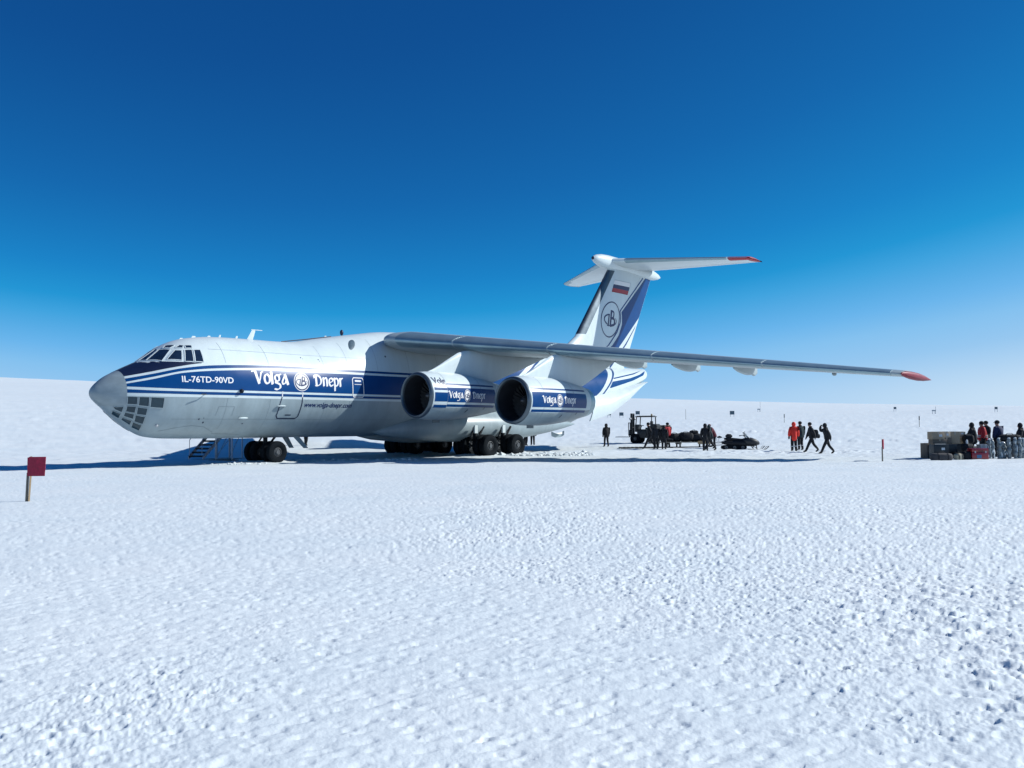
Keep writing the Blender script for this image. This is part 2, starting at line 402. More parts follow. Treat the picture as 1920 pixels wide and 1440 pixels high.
# ---- fuselage skin: white above, grey below a sharp paint line
def make_fuselage():
    Xs = np.unique(np.concatenate([np.linspace(0, .6, 9), np.linspace(.6, 6, 30), np.linspace(6, 31, 52), np.linspace(31, 43.75, 40)]))
    rows = []; nl, nu = 14, 20
    for X in Xs:
        zt, zb, zc, w, n = [float(q) for q in fsec(X)]
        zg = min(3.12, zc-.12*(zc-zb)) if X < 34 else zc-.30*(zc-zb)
        hb = max(zc-zb, 1e-4); ht = max(zt-zc, 1e-4)
        fg = math.acos(min(1, max(-1, (zc-zg)/hb))); pts = []
        for i in range(nl+1):
            f = fg*i/nl; pts.append((w*math.sin(f), zc-hb*math.cos(f)))
        for i in range(1, 4):
            f = fg+(PI/2-fg)*i/3; pts.append((w*math.sin(f), zc-hb*math.cos(f)))
        for i in range(1, nu+1):
            f = PI/2*i/nu; pts.append((w*max(0, math.cos(f))**(2/n), zc+ht*math.sin(f)**(2/n)))
        rows.append([A(X, y, z) for y, z in pts] + [A(X, -y, z) for y, z in pts[-2:0:-1]])
    mb = MB(); n = len(rows[0]); mb.v = [p for r in rows for p in r]; half = nl
    for i in range(len(rows)-1):
        for j in range(n):
            a, b = i*n+j, i*n+(j+1) % n
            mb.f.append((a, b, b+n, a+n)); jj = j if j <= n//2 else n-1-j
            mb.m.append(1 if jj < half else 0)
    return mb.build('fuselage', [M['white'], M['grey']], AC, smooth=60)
fus = make_fuselage()

def grid_mesh(P, name, m, parent, smooth=180):
    r, c = P.shape[:2]; mb = MB(); mb.v = [tuple(p) for p in P.reshape(-1, 3)]
    mb.f = [(i*c+j, i*c+j+1, (i+1)*c+j+1, (i+1)*c+j) for i in range(r-1) for j in range(c-1)]; mb.m = [0]*len(mb.f)
    return mb.build(name, m, parent, smooth)

# ---- cheat lines
s1z = ([1.10, 1.91, 2.91, 4.12, 4.6], [3.99, 4.18, 4.43, 4.66, 4.70])
s2z = ([1.10, 2.10, 3.30, 4.65, 6.7, 9.0, 40], [3.89, 4.12, 4.41, 4.58, 4.67, 4.70, 4.70])
s3z = ([1.10, 2.06, 3.27, 4.63, 7.18, 9.2, 40], [3.75, 3.98, 4.28, 4.44, 4.56, 4.585, 4.59])
s4z = ([1.10, 2.04, 3.26, 4.61, 7.15, 9.2, 40], [3.67, 3.88, 4.19, 4.33, 4.45, 4.47, 4.47])
s5z = ([1.10, 2.39, 4.10, 7.08, 40], [3.55, 3.50, 3.47, 3.465, 3.465])
s6z = ([1.10, 2.39, 4.10, 7.08, 40], [3.43, 3.38, 3.365, 3.36, 3.36])
s7z = ([1.10, 2.39, 4.10, 7.08, 40], [3.28, 3.26, 3.24, 3.24, 3.24])
pc = lambda t, X: pchip(np.minimum(X, t[0][-1]), t[0], t[1])
def ribbon(hi, lo, x0, x1, off, name, m, side, nr=6, parent=None):
    X = np.linspace(x0, x1, max(4, int((x1-x0)*4)))
    zh, zl = hi(X), lo(X); t = np.linspace(0, 1, nr)[:, None]
    Z = zl[None]+(zh-zl)[None]*t; XX = np.repeat(X[None], nr, 0)
    return grid_mesh(fus_pt(XX, Z, off, side), name, m, parent or fus)
for sd in (1, -1):
    ribbon(lambda X: pc(s2z, X), lambda X: pc(s3z, X), 1.11, 24.9, .005, 'blue_stripe', M['blue'], sd, 4)
    ribbon(lambda X: pc(s4z, X), lambda X: pc(s5z, X), 1.11, 24.2, .005, 'blue_stripe', M['blue'], sd, 10)
    ribbon(lambda X: pc(s6z, X), lambda X: pc(s7z, X), 1.11, 24.0, .005, 'blue_stripe', M['blue'], sd, 4)
    # anti-glare panel ahead of the windshield
    hi = lambda X: np.minimum(np.where(X < 2.02, 99, np.interp(X, [2.02, 4.1], [4.70, 4.68])), fsec(X)[0]-.0005)
    ribbon(hi, lambda X: np.minimum(pc(s1z, X), hi(X)-.001), 1.11, 4.1, .006, 'anti_glare_panel', M['navy'], sd, 16)

# ---- filled shapes from fields: marching squares, mapped onto any skin
def field_mesh(f, x0, x1, y0, y1, st, mapf, name, m, parent):
    xs = np.arange(x0, x1+st, st); ys = np.arange(y0, y1+st, st)
    U, V = np.meshgrid(xs, ys); G = f(U, V); vid = {}; P = []; F = []
    def corner(i, j):
        k = (i, j)
        if k not in vid: vid[k] = len(P); P.append((xs[j], ys[i]))
        return vid[k]
    def edge(a, b):
        k = (a, b) if a < b else (b, a)
        if k not in vid:
            (i, j), (p, q) = k; ga, gb = G[i, j], G[p, q]; t = ga/(ga-gb)
            vid[k] = len(P); P.append((xs[j]+(xs[q]-xs[j])*t, ys[i]+(ys[p]-ys[i])*t))
        return vid[k]
    I = G > 0; any_ = I[:-1, :-1] | I[1:, :-1] | I[:-1, 1:] | I[1:, 1:]
    for i, j in np.argwhere(any_):
        c = [(i, j), (i, j+1), (i+1, j+1), (i+1, j)]; poly = []
        for a in range(4):
            p, q = c[a], c[(a+1) % 4]
            if I[p]: poly.append(corner(*p))
            if I[p] != I[q]: poly.append(edge(p, q))
        if len(poly) > 2: F.append(tuple(poly))
    if not P: return None
    P = np.array(P); Q = mapf(P[:, 0], P[:, 1])
    mb = MB(); mb.v = [tuple(p) for p in Q]; mb.f = F; mb.m = [0]*len(F)
    return mb.build(name, m, parent, 180)

def poly_field(pts):
    P = np.array(pts, float)
    def f(u, v):
        d = np.full(u.shape, 1e9); ins = np.zeros(u.shape, bool)
        for a, b in zip(P, np.roll(P, -1, 0)):
            e = b-a; t = np.clip(((u-a[0])*e[0]+(v-a[1])*e[1])/(e@e), 0, 1)
            d = np.minimum(d, np.hypot(u-a[0]-e[0]*t, v-a[1]-e[1]*t))
            c = (a[1] > v) != (b[1] > v)
            with np.errstate(divide='ignore', invalid='ignore'):
                ins ^= c & (u < (b[0]-a[0])*(v-a[1])/(b[1]-a[1])+a[0])
        return np.where(ins, d, -d)
    return f
def line_field(pts, w, closed=False):
    P = np.array(pts, float)
    def f(u, v):
        d = np.full(u.shape, 1e9)
        for a, b in (zip(P, np.roll(P, -1, 0)) if closed else zip(P[:-1], P[1:])):
            e = b-a; t = np.clip(((u-a[0])*e[0]+(v-a[1])*e[1])/(e@e+1e-12), 0, 1)
            d = np.minimum(d, np.hypot(u-a[0]-e[0]*t, v-a[1]-e[1]*t))
        return w/2-d
    return f
def bez(pts, n=14):
    """smooth curve through the points"""
    P = np.array(pts, float)
    if len(P) == 2: return np.array([P[0]+(P[1]-P[0])*t for t in np.linspace(0, 1, n)])
    s = np.arange(len(P)); t = np.linspace(0, len(P)-1, n*(len(P)-1))
    Q = np.vstack([2*P[0]-P[1], P, 2*P[-1]-P[-2]]); o = []
    for q in t:
        i = min(int(q), len(P)-2); u = q-i; p0, p1, p2, p3 = Q[i:i+4]
        o.append(.5*((2*p1)+(-p0+p2)*u+(2*p0-5*p1+4*p2-p3)*u*u+(-p0+3*p1-3*p2+p3)*u**3))
    return np.array(o)
def arc(cx, cy, rx, ry, a0, a1, n=40):
    t = np.radians(np.linspace(a0, a1, n)); return np.stack([cx+rx*np.cos(t), cy+ry*np.sin(t)], 1)

# broad-nib lettering: every glyph is a list of pen paths (advance, [(path, nib scale)])
GL = {
 'V': (1.06, [(bez([(-.16, 1.20), (-.02, 1.30), (.14, 1.22), (.30, .62), (.50, .03)]), 1.1), (bez([(.50, .03), (.66, .62), (.80, 1.10), (.98, 1.20)]), .55)]),
 'o': (.80, [(arc(.38, .50, .30, .46, 0, 360, 70), .9)]),
 'l': (.40, [(bez([(.12, 1.22), (.15, .6), (.18, .02)]), 1.15)]),
 'g': (.86, [(arc(.36, .62, .25, .32, 0, 360, 60), .8), (bez([(.52, .90), (.66, .98), (.80, 1.00)]), .8),
             (bez([(.20, .34), (.16, .18), (.42, .10), (.68, -.06), (.66, -.36), (.36, -.52), (.08, -.46)]), .8)]),
 'a': (.86, [(bez([(.46, 1.02), (.58, .60), (.76, .02)]), 1.15), (bez([(.46, .92), (.20, .50), (.10, .22), (.22, .04), (.46, .18), (.56, .40)]), .75)]),
 'D': (1.12, [(bez([(.20, 1.22), (.22, .6), (.24, .04)]), 1.1), (bez([(-.06, 1.10), (.02, 1.22), (.36, 1.26), (.76, 1.06), (.92, .66), (.78, .22), (.40, .02), (.12, .04)]), .85),
              (bez([(-.10, .92), (.02, .98)]), .5)]),
 'n': (.86, [(bez([(.14, .98), (.17, .5), (.18, .02)]), 1.05), (bez([(.20, .76), (.44, .98), (.62, .84), (.64, .4), (.66, .02)]), 1.0)]),
 'e': (.74, [(arc(.42, .50, .31, .47, 38, 318, 60), .9), (bez([(.62, .88), (.66, .68), (.40, .50), (.16, .46)]), .55)]),
 'p': (.86, [(bez([(.16, 1.00), (.20, .3), (.22, -.50)]), .95), (bez([(.18, .78), (.40, .98), (.66, .84), (.70, .46), (.52, .08), (.24, .10)]), .9)]),
 'r': (.62, [(bez([(.14, .98), (.17, .5), (.18, .02)]), 1.05), (bez([(.20, .74), (.36, .96), (.52, .98)]), .95)]),
}
def pen_text(word, x0, size, nib=.125, thin=.045, ang=25):
    """field of a word written with a broad nib; size = x-height in metres"""
    paths = []; x = x0
    for ch in word:
        adv, st = GL[ch]
        for p, k in st: paths.append((np.array(p)*size+[x, 0], k))
        x += adv*size*.98
    ca, sa = math.cos(math.radians(ang)), math.sin(math.radians(ang))
    def f(u, v):
        best = np.full(u.shape, -1.0)
        for p, k in paths:
            a, b = nib*k*size, thin*size
            lo, hi = p.min(0)-a-.02, p.max(0)+a+.02
            s = (u >= lo[0]) & (u <= hi[0]) & (v >= lo[1]) & (v <= hi[1])
            if not s.any(): continue
            du = u[s][:, None]-p[None, :, 0]; dv = v[s][:, None]-p[None, :, 1]
            q = np.maximum(np.abs(du*ca+dv*sa)/a, np.abs(-du*sa+dv*ca)/b)
            best[s] = np.maximum(best[s], 1-q.min(1))
        return best
    return f, x
def emblem_mark(c, R):
    """the monogram: slanted I and B inside an open orbit"""
    sh = lambda P: np.array([(c[0]+(x+.18*y)*R, c[1]+y*R) for x, y in P])
    segs = [(sh([(.02, .50), (.02, -.38)]), .15), (sh([(-.20, .26), (-.20, -.38)]), .12), (sh([(-.32, -.38), (.10, -.38)]), .06), (sh([(-.28, .24), (-.16, .30)]), .06),
            (sh([(-.04, .52), (.14, .52)]), .07), (sh(bez([(.06, .52), (.28, .44), (.28, .16), (.04, .08)])), .11),
            (sh(bez([(.04, .08), (.38, .04), (.44, -.26), (.06, -.38)])), .14)]
    orb = np.array([(c[0]+x*R, c[1]+y*R) for x, y in arc(-.08, -.03, .58, .31, 98, 238, 40)]); segs.append((orb, .085))
    orb2 = np.array([(c[0]+x*R, c[1]+y*R) for x, y in arc(.02, -.06, .62, .30, -58, 30, 40)]); segs.append((orb2, .06))
    fs = [line_field(p, w*R) for p, w in segs]
    return lambda u, v: np.maximum.reduce([f(u, v) for f in fs])
disc = lambda c, r, ry=None: (lambda u, v: r-np.hypot(u-c[0], (v-c[1])*(r/(ry or r))))

fmap = lambda off, sd=1: (lambda u, v: fus_pt(u, v, off, sd))
WH = mat('white_lettering', (.80, .80, .80), .4, var=.04)
# ---- fuselage lettering, port side (the starboard side carries the same words, written the other way round)
def letter(word, x, z, size, mp, st, m, parent, **k):
    f, xe = pen_text(word, x, size, **k)
    return field_mesh(lambda u, v: f(u, v-z), x-.3*size, xe+.2*size, z-.75*size, z+1.5*size, st, mp, 'lettering', m, parent)
letter('Volga', 6.50, 3.81, .475, fmap(.009), .022, WH, fus)
letter('Dnepr', 9.88, 3.81, .425, fmap(.009), .022, WH, fus)
def emblem(c, R, ry, mp, st, parent, k=1.0):
    o = field_mesh(disc(c, R, ry), c[0]-R-.1, c[0]+R+.1, c[1]-ry-.1, c[1]+ry+.1, st, mp(.009), 'emblem', WH, parent)
    ring = lambda u, v: .028*R/.45-np.abs(np.hypot((u-c[0])*1.0, (v-c[1])*R/ry)-R*.86)
    r = field_mesh(ring, c[0]-R-.1, c[0]+R+.1, c[1]-ry-.1, c[1]+ry+.1, st, mp(.013), 'emblem_ring', M['darkblue'], parent)
    mk = field_mesh(emblem_mark(c, R*1.06), c[0]-R, c[0]+R, c[1]-R, c[1]+R, st*.8, mp(.013), 'emblem_letters', M['darkblue'], parent)
emblem((9.11, 3.975), .455, .455, fmap, .02, fus)
def sans(text, x0, x1, z, h, mp, m, parent, shear=0, bold=.0):
    """built-in sans lettering, laid onto a skin between x0 and x1"""
    c = bpy.data.curves.new('t', 'FONT'); c.body = text; c.offset = bold; c.shear = shear; c.resolution_u = 4
    o = bpy.data.objects.new('t', c); COL.objects.link(o)
    bpy.context.view_layer.update()
    me = bpy.data.meshes.new_from_object(o.evaluated_get(bpy.context.evaluated_depsgraph_get()))
    bpy.data.objects.remove(o)
    bm = bmesh.new(); bm.from_mesh(me); bmesh.ops.triangulate(bm, faces=bm.faces[:])
    for it in range(2):
        bmesh.ops.subdivide_edges(bm, edges=[e for e in bm.edges if e.calc_length() > .16], cuts=1); bmesh.ops.triangulate(bm, faces=bm.faces[:])
    n = len(bm.verts); P = np.array([v.co[:2] for v in bm.verts])
    lo, hi = P[:, 0].min(), P[:, 0].max(); u = x0+(P[:, 0]-lo)/(hi-lo)*(x1-x0); v = z+P[:, 1]*h/.70
    Q = mp(u, v)
    for vt, q in zip(bm.verts, Q): vt.co = q
    bm.to_mesh(me); bm.free(); me.materials.clear(); me.materials.append(m); me.name = 'lettering'
    o = bpy.data.objects.new('lettering', me); COL.objects.link(o); o.parent = parent
    return o
sans('IL-76TD-90VD', 3.16, 5.44, 3.785, .265, fmap(.010), WH, fus, bold=.018)
sans('www.volga-dnepr.com', 9.36, 12.28, 2.76, .235, fmap(.006), M['darkblue'], fus, shear=.22, bold=.020)
# ---- doors and hatches drawn as raised edges
DK = M['navy']
field_mesh(line_field([(12.30, 4.30), (12.86, 4.30), (12.92, 4.22), (12.97, 3.40), (12.90, 3.31), (12.32, 3.31), (12.25, 3.40), (12.23, 4.20)], .045, True), 12.1, 13.1, 3.2, 4.45, .02, fmap(.012), 'door_outline', WH, fus)
field_mesh(line_field([(12.42, 4.14), (12.74, 4.14)], .09), 12.2, 13, 3.9, 4.3, .02, fmap(.012), 'door_window', WH, fus)
field_mesh(line_field([(12.36, 3.96), (12.80, 3.96)], .03), 12.2, 13, 3.8, 4.1, .02, fmap(.012), 'door_handle', WH, fus)
field_mesh(line_field([(8.02, 3.23), (7.96, 2.93), (7.93, 2.32), (8.03, 2.20), (9.06, 2.20), (9.17, 2.30), (9.20, 2.93), (9.18, 3.23)], .05), 7.7, 9.4, 2.1, 3.3, .02, fmap(.007), 'hatch_outline', DK, fus)
field_mesh(line_field([(8.02, 3.46), (8.02, 3.24)], .05), 7.9, 8.2, 3.2, 3.5, .02, fmap(.010), 'hatch_outline', WH, fus)
field_mesh(line_field([(9.17, 3.46), (9.17, 3.24)], .05), 9.0, 9.3, 3.2, 3.5, .02, fmap(.010), 'hatch_outline', WH, fus)
field_mesh(line_field([(8.42, 2.36), (8.72, 2.36)], .05), 8.3, 8.9, 2.2, 2.5, .02, fmap(.007), 'hatch_handle', DK, fus)
# panel seams and small ports
SEAM = mat('panel_seam', (.20, .25, .28), .6, var=.2)
for pts in ([(2.6, 1.62), (3.3, 1.78), (3.9, 1.86), (4.5, 1.80), (5.1, 1.55)], [(4.85, 2.72), (5.6, 2.72)], [(4.85, 2.72), (4.80, 2.3)], [(5.6, 2.72), (5.58, 2.3)], [(5.1, 1.50), (6.6, 1.44)]):
    p = np.array(pts); field_mesh(line_field(pts, .018), p[:, 0].min()-.1, p[:, 0].max()+.1, p[:, 1].min()-.1, p[:, 1].max()+.1, .015, fmap(.004), 'panel_seam', SEAM, fus)
for X in (5.2, 7.4, 10.6, 12.1, 14.0, 16.2, 18.4, 26.5, 30.0):
    field_mesh(line_field([(X, 1.7), (X, 3.10)], .014), X-.03, X+.03, 1.65, 3.15, .008, fmap(.003), 'panel_seam', SEAM, fus)
    field_mesh(line_field([(X, 4.72), (X, fsec(X)[0]-.35)], .014), X-.03, X+.03, 4.7, float(fsec(X)[0])-.3, .008, fmap(.003), 'panel_seam', M['grey'], fus)
field_mesh(line_field([(4.6, 5.35), (13.6, 5.35)], .012), 4.5, 13.7, 5.335, 5.365, .008, fmap(.003), 'panel_seam', M['grey'], fus)
field_mesh(line_field([(2.9, 2.15), (15.5, 2.15)], .012), 2.8, 15.6, 2.135, 2.165, .008, fmap(.003), 'panel_seam', SEAM, fus)
for u, v, r in [(4.1, 2.15, .035), (4.35, 2.0, .04), (4.3, 2.2, .02), (6.3, 1.95, .03), (9.4, 5.2, .03), (9.5, 5.15, .02), (10.4, 5.15, .03), (10.45, 5.08, .02), (14.7, 5.55, .05)]:
    field_mesh(disc((u, v), r), u-.1, u+.1, v-.1, v+.1, .012, fmap(.004), 'port', DK, fus)
# navigation probes and sensors on the port bow
b = MB(); p = Vector(fus_pt(4.15, 3.27, 0)); b.tube([p, p+Vector((.05, .16, -.02)), p+Vector((.30, .20, -.02))], .025, 6); b.build('probe', M['black'], AC)
b = MB(); p = Vector(fus_pt(5.80, 3.43, 0)); b.ell(p+Vector((0, .08, 0)), (.10, .10, .10), 10, 6); b.build('sensor', M['black'], AC)
b = MB(); p = Vector(fus_pt(6.2, 2.20, 0)); b.ell(p+Vector((0, .05, 0)), (.26, .10, .05), 10, 6); b.build('fairing_light', M['white'], AC)
b = MB(); p = Vector(fus_pt(8.05, 2.78, 0)); b.ell(p+Vector((0, .05, 0)), (.26, .10, .04), 10, 6); b.build('fairing_light', M['white'], AC)
b = MB(); p = Vector(fus_pt(2.42, 1.88, 0)); b.ell(p, (.08, .06, .08), 10, 6); b.build('landing_light', M['steel'], AC)

# ---- radome
def make_radome():
    Xs = np.concatenate([np.linspace(0.0, .3, 8), np.linspace(.34, 1.10, 12)]); rows = []
    for X in Xs:
        zt, zb, zc, w, n = [float(q) for q in fsec(X)]
        zlo = max(zb, 2.70+.06*X); hb = max(zc-zb, 1e-4); o = .012
        f0 = math.acos(min(1, max(0, (zc-zlo)/hb))); r = []
        for i in range(33):
            f = f0+(PI-f0)*i/32
            y, z = (w+o)*math.sin(f), zc-((hb if f < PI/2 else zt-zc)+o)*math.cos(f); r.append(A(X-.01*(X < .02), y, z))
        rows.append(r+[(q[0], -q[1], q[2]) for q in r[-2::-1]])
    mb = MB(); mb.rings(rows, False, closed=False)
    return mb.build('radome', M['radome'], AC, smooth=60)
make_radome()

# ---- cockpit and nose glazing: one pane per opening, each with its own frame
def pane(c, glass, frame, side, fr=.035):
    c = [Vector(p) for p in c]; n = 5; P = []
    for i in range(n):
        for j in range(n):
            u, v = i/(n-1), j/(n-1)
            q = (c[0]*(1-u)+c[1]*u)*(1-v)+(c[3]*(1-u)+c[2]*u)*v; P.append(fus_radial(q, .008, side))
    mb = MB(); mb.v = P; mb.f = [(i*n+j, i*n+j+1, (i+1)*n+j+1, (i+1)*n+j) for i in range(n-1) for j in range(n-1)]; mb.m = [0]*len(mb.f)
    o = mb.build('cockpit_window' if glass is M['glass'] else 'nose_window', glass, AC, 180)
    e = []
    for a in range(4):
        for t in np.linspace(0, 1, 5)[:-1]: e.append(Vector(fus_radial(c[a]*(1-t)+c[(a+1) % 4]*t, .006, side)))
    rings = []
    cen = sum(e, Vector())/len(e)
    for i, p in enumerate(e):
        t = (e[(i+1) % len(e)]-e[i-1]).normalized(); s = (p-cen); s = (s-t*s.dot(t)).normalized(); nn = t.cross(s).normalized()
        if nn.y*side < 0 and abs(nn.y) > .1: nn = -nn
        if abs(nn.y) <= .1 and nn.z < 0: nn = -nn
        rings.append([p-nn*.006, p+nn*.014, p+nn*.014+s*fr, p-nn*.006+s*fr])
    f = MB(); f.rings(rings+[rings[0]], False); f.build('window_frame', frame, o, 30)
    return o
CW = [((2.10,.05,4.78),(2.20,.48,4.76),(2.83,.32,5.32),(2.86,.05,5.36)),
 ((2.22,.55,4.76),(2.61,1.15,4.74),(3.10,.92,5.27),(2.84,.42,5.30)),
 ((2.80,1.25,4.78),(3.30,1.58,4.77),(3.46,1.26,5.23),(3.24,1.10,5.23)),
 ((3.43,1.67,4.72),(3.76,1.78,4.72),(3.87,1.40,5.27),(3.61,1.30,5.26)),
 ((3.85,1.80,4.73),(4.18,1.89,4.72),(4.22,1.50,5.28),(3.97,1.44,5.28)),
 ((3.00,.47,5.38),(3.18,.79,5.37),(3.39,.77,5.49),(3.16,.40,5.50)),
 ((3.34,.96,5.36),(3.57,1.12,5.35),(3.66,1.02,5.47),(3.54,.90,5.48)),
 ((3.70,1.21,5.36),(3.93,1.30,5.36),(3.97,1.17,5.48),(3.74,1.06,5.48))]
NW = [((1.16,1.03,2.81),(1.48,1.23,2.79),(1.47,1.29,3.10),(1.14,1.10,3.11)),
 ((1.55,1.24,2.75),(1.90,1.42,2.71),(1.88,1.49,3.09),(1.54,1.32,3.10)),
 ((1.97,1.44,2.68),(2.44,1.61,2.64),(2.45,1.72,3.06),(1.96,1.53,3.09)),
 ((1.18,.86,2.50),(1.47,1.05,2.43),(1.46,1.18,2.69),(1.17,.99,2.71)),
 ((1.56,1.06,2.38),(1.88,1.24,2.33),(1.87,1.37,2.61),(1.53,1.20,2.66)),
 ((1.18,.70,2.26),(1.50,.84,2.18),(1.47,.99,2.37),(1.17,.83,2.44)),
 ((1.59,.79,2.07),(1.89,.91,1.96),(1.87,1.17,2.25),(1.54,1.01,2.32)),
 ((1.19,.42,2.15),(1.53,.47,1.92),(1.49,.72,2.10),(1.18,.56,2.23)),
 ((1.65,.40,1.83),(1.93,.49,1.67),(1.88,.83,1.90),(1.56,.71,2.04)),
 ((.84,.58,2.60),(1.06,.72,2.47),(1.05,.88,2.70),(.76,.60,2.68)),
 ((.84,.24,2.40),(1.09,.36,2.20),(1.05,.63,2.40),(.80,.44,2.54))]
for sd in (1, -1):
    for c in CW: pane(c, M['glass'], M['white'], sd)
    for c in NW: pane(c, M['noseglass'], M['grey'], sd, .03)

# ---- aerials and fittings along the spine
def blade(X, h, c, lean, name='aerial', m=None, y=0):
    zt = float(fsec(X)[0])-.03; mb = MB()
    mb.rings([[A(X+c*q, y+.02*s, zt) for q, s in ((0, 0), (.4, 1), (1, 0), (.4, -1))], [A(X+lean+c*.6*q, y+.008*s, zt+h) for q, s in ((0, 0), (.4, 1), (1, 0), (.4, -1))]])
    return mb.build(name, m or M['white'], AC, 30)
blade(7.55, .52, .34, .30)
b = MB(); b.box(A(8.12, 0, 6.62), (.62, .03, .03)); b.build('aerial_arm', M['white'], AC)
for X, h, c in ((4.0, .10, .2), (4.6, .12, .25), (5.4, .10, .2), (6.0, .16, .12), (6.9, .16, .14), (12.2, .14, .18)): blade(X, h, c, .08)
b = MB(); b.ell(A(13.4, 0, 6.90), (.10, .10, .16)); b.build('beacon', M['navy'], AC)
b = MB(); b.tube([A(9.5, .1, 6.13), A(11.0, .1, 6.36), A(12.6, .1, 6.62)], .03, 6); b.build('cable_duct', M['navy'], AC)
# oval air scoop on the shoulder
sc_ = mat('scoop_grey', (.09, .135, .165), .4, var=.25)
c0, ax_, bx_ = np.array([12.92, 1.45, 6.13]), np.array([.20, .02, .01]), np.array([.27, -.34, .32])*.9
rows = [[fus_radial(tuple(c0+q*(ax_*math.cos(t)+bx_*math.sin(t))), .012+.03*(1-q*q)) for t in np.linspace(0, 2*PI, 25)] for q in np.linspace(0, 1, 6)]
grid_mesh(np.array(rows), 'air_scoop', sc_, AC)

# ---- wings
M['tipred'] = mat('faded_red_paint', (.22, .010, .030), .5, var=.15, scale=3)
def naca(x, tc): return 5*tc*(.2969*np.sqrt(x)-.1260*x-.3516*x**2+.2843*x**3-.1036*x**4)
WL = dict(y=[0, 1.5, 1.9, 2.3, 2.8, 10.5, 25.1], le=[16.2, 15.3, 14.75, 14.4, 14.35, 18.25, 26.2], ch=[7.9, 8.4, 8.9, 9.15, 9.1, 6.6, 3.2], z=[6.5, 6.45, 6.43, 6.42, 6.40, 5.62, 4.06], tc=[.125, .125, .125, .125, .125, .115, .10], tw=[.046, .044, .044, .044, .043, .022, .0])
def wsec(y): return [float(np.interp(y, WL['y'], WL[k])) for k in ('le', 'ch', 'z', 'tc', 'tw')]
def wpt(y, xc, up, off=0.0):
    le, c, z, tc, tw = wsec(y); t = float(naca(xc, tc))*c
    zc = z-tw*c*xc+.012*c*math.sin(PI*xc)
    return (le+c*xc, y, zc+(t*1.05+off if up else -t*.95-off))
XC = np.concatenate([[0, .0015, .005, .011, .02, .035, .055, .08, .12], np.linspace(.17, 1, 14)])
def make_wing(s):
    mb = MB(); rings = []
    for y in (1.2, 1.5, 1.7, 1.9, 2.1, 2.3, 2.55, 2.8, 4, 6, 8, 10.5, 13, 16, 19, 22, 24, 25.1):
        up = [wpt(y, x, True) for x in XC]; lo = [wpt(y, x, False) for x in XC[-2:0:-1]]
        rings.append([A(p[0], p[1]*s, p[2]) for p in up+lo])
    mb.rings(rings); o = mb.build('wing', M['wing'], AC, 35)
    # leading-edge slats: separate shells with gaps between them
    for y0, y1 in ((3.1, 5.9), (5.98, 10.4), (10.48, 15.0), (15.08, 19.6), (19.68, 24.7)):
        rr = []
        for y in np.linspace(y0, y1, 6):
            r = []
            for x in (.13, .09, .06, .04, .022, .010, .003): q = wpt(y, x, True, .014); r.append((q[0]-.010, q[1], q[2]))
            q = wpt(y, 0, True); r.append((q[0]-.018, q[1], q[2]))
            for x in (.003, .010, .022, .04, .06): q = wpt(y, x, False, .014); r.append((q[0]-.010, q[1], q[2]))
            for x in (.06, .02, .13): q = wpt(y, x, x > .1, -.01); r.append(q)
            rr.append([A(p[0], p[1]*s, p[2]) for p in r])
        b = MB(); b.rings(rr); b.build('slat', M['metal'], o, 35)
    # flaps and ailerons: thin panels below the trailing edge
    for y0, y1, nm in ((2.9, 10.3, 'flap'), (10.5, 17.6, 'flap'), (17.8, 24.4, 'aileron')):
        rr = []
        for y in np.linspace(y0, y1, 5):
            r = [wpt(y, x, False, .02) for x in (.74, .86, .985)]+[wpt(y, x, False, -.02) for x in (.985, .74)]
            rr.append([A(p[0], p[1]*s, p[2]) for p in r])
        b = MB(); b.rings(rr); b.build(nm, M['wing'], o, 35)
    # flap track fairings
    for y, L in ((8.6, 3.4), (11.7, 3.2), (14.5, 3.0), (17.4, 2.7)):
        le, c, z, tc, tw = wsec(y); x0 = le+c*.56; zu = wpt(y, .75, False)[2]; rr = []
        for t in np.linspace(0, 1, 12):
            X = x0+L*t; w = .17*math.sin(PI*min(1, .06+t*.96))**.5; d = .46*math.sin(PI*min(.98, .05+t*.72))**.8
            if t > .97: w *= .8; d *= .8
            top = wpt(y, min(1, (X-le)/c), False)[2]+.12 if X < le+c else wpt(y, 1, False)[2]+.02
            rr.append([A(X, (y+w*q)*s, top-(.1+d)*k) for q, k in ((-1, 0), (-1, .55), (-.7, .9), (0, 1), (.7, .9), (1, .55), (1, 0))])
        b = MB(); b.rings(rr); b.build('flap_track_fairing', M['wing'], o, 40)
    # red tip body
    b = MB(); prof = [(26.0, .02), (26.15, .09), (26.6, .17), (27.4, .22), (28.4, .22), (29.4, .16), (30.2, .07), (30.7, .01)]
    rr = []
    for X, r in prof:
        z = 4.06-.03*(X-26)+.01
        rr.append([A(X, (25.2+.9*r*math.cos(2*PI*k/16))*s, z+.85*r*math.sin(2*PI*k/16)) for k in range(16)])
    b.rings(rr); b.build('wing_tip', M['tipred'], o, 60)
    b = MB(); q = wpt(21.5, .82, False); b.ell(A(q[0], q[1]*s, q[2]-.10), (.22, .10, .10), 10, 6); b.build('fuel_vent', M['grey'], o)
    return o
for s in (1, -1): make_wing(s)

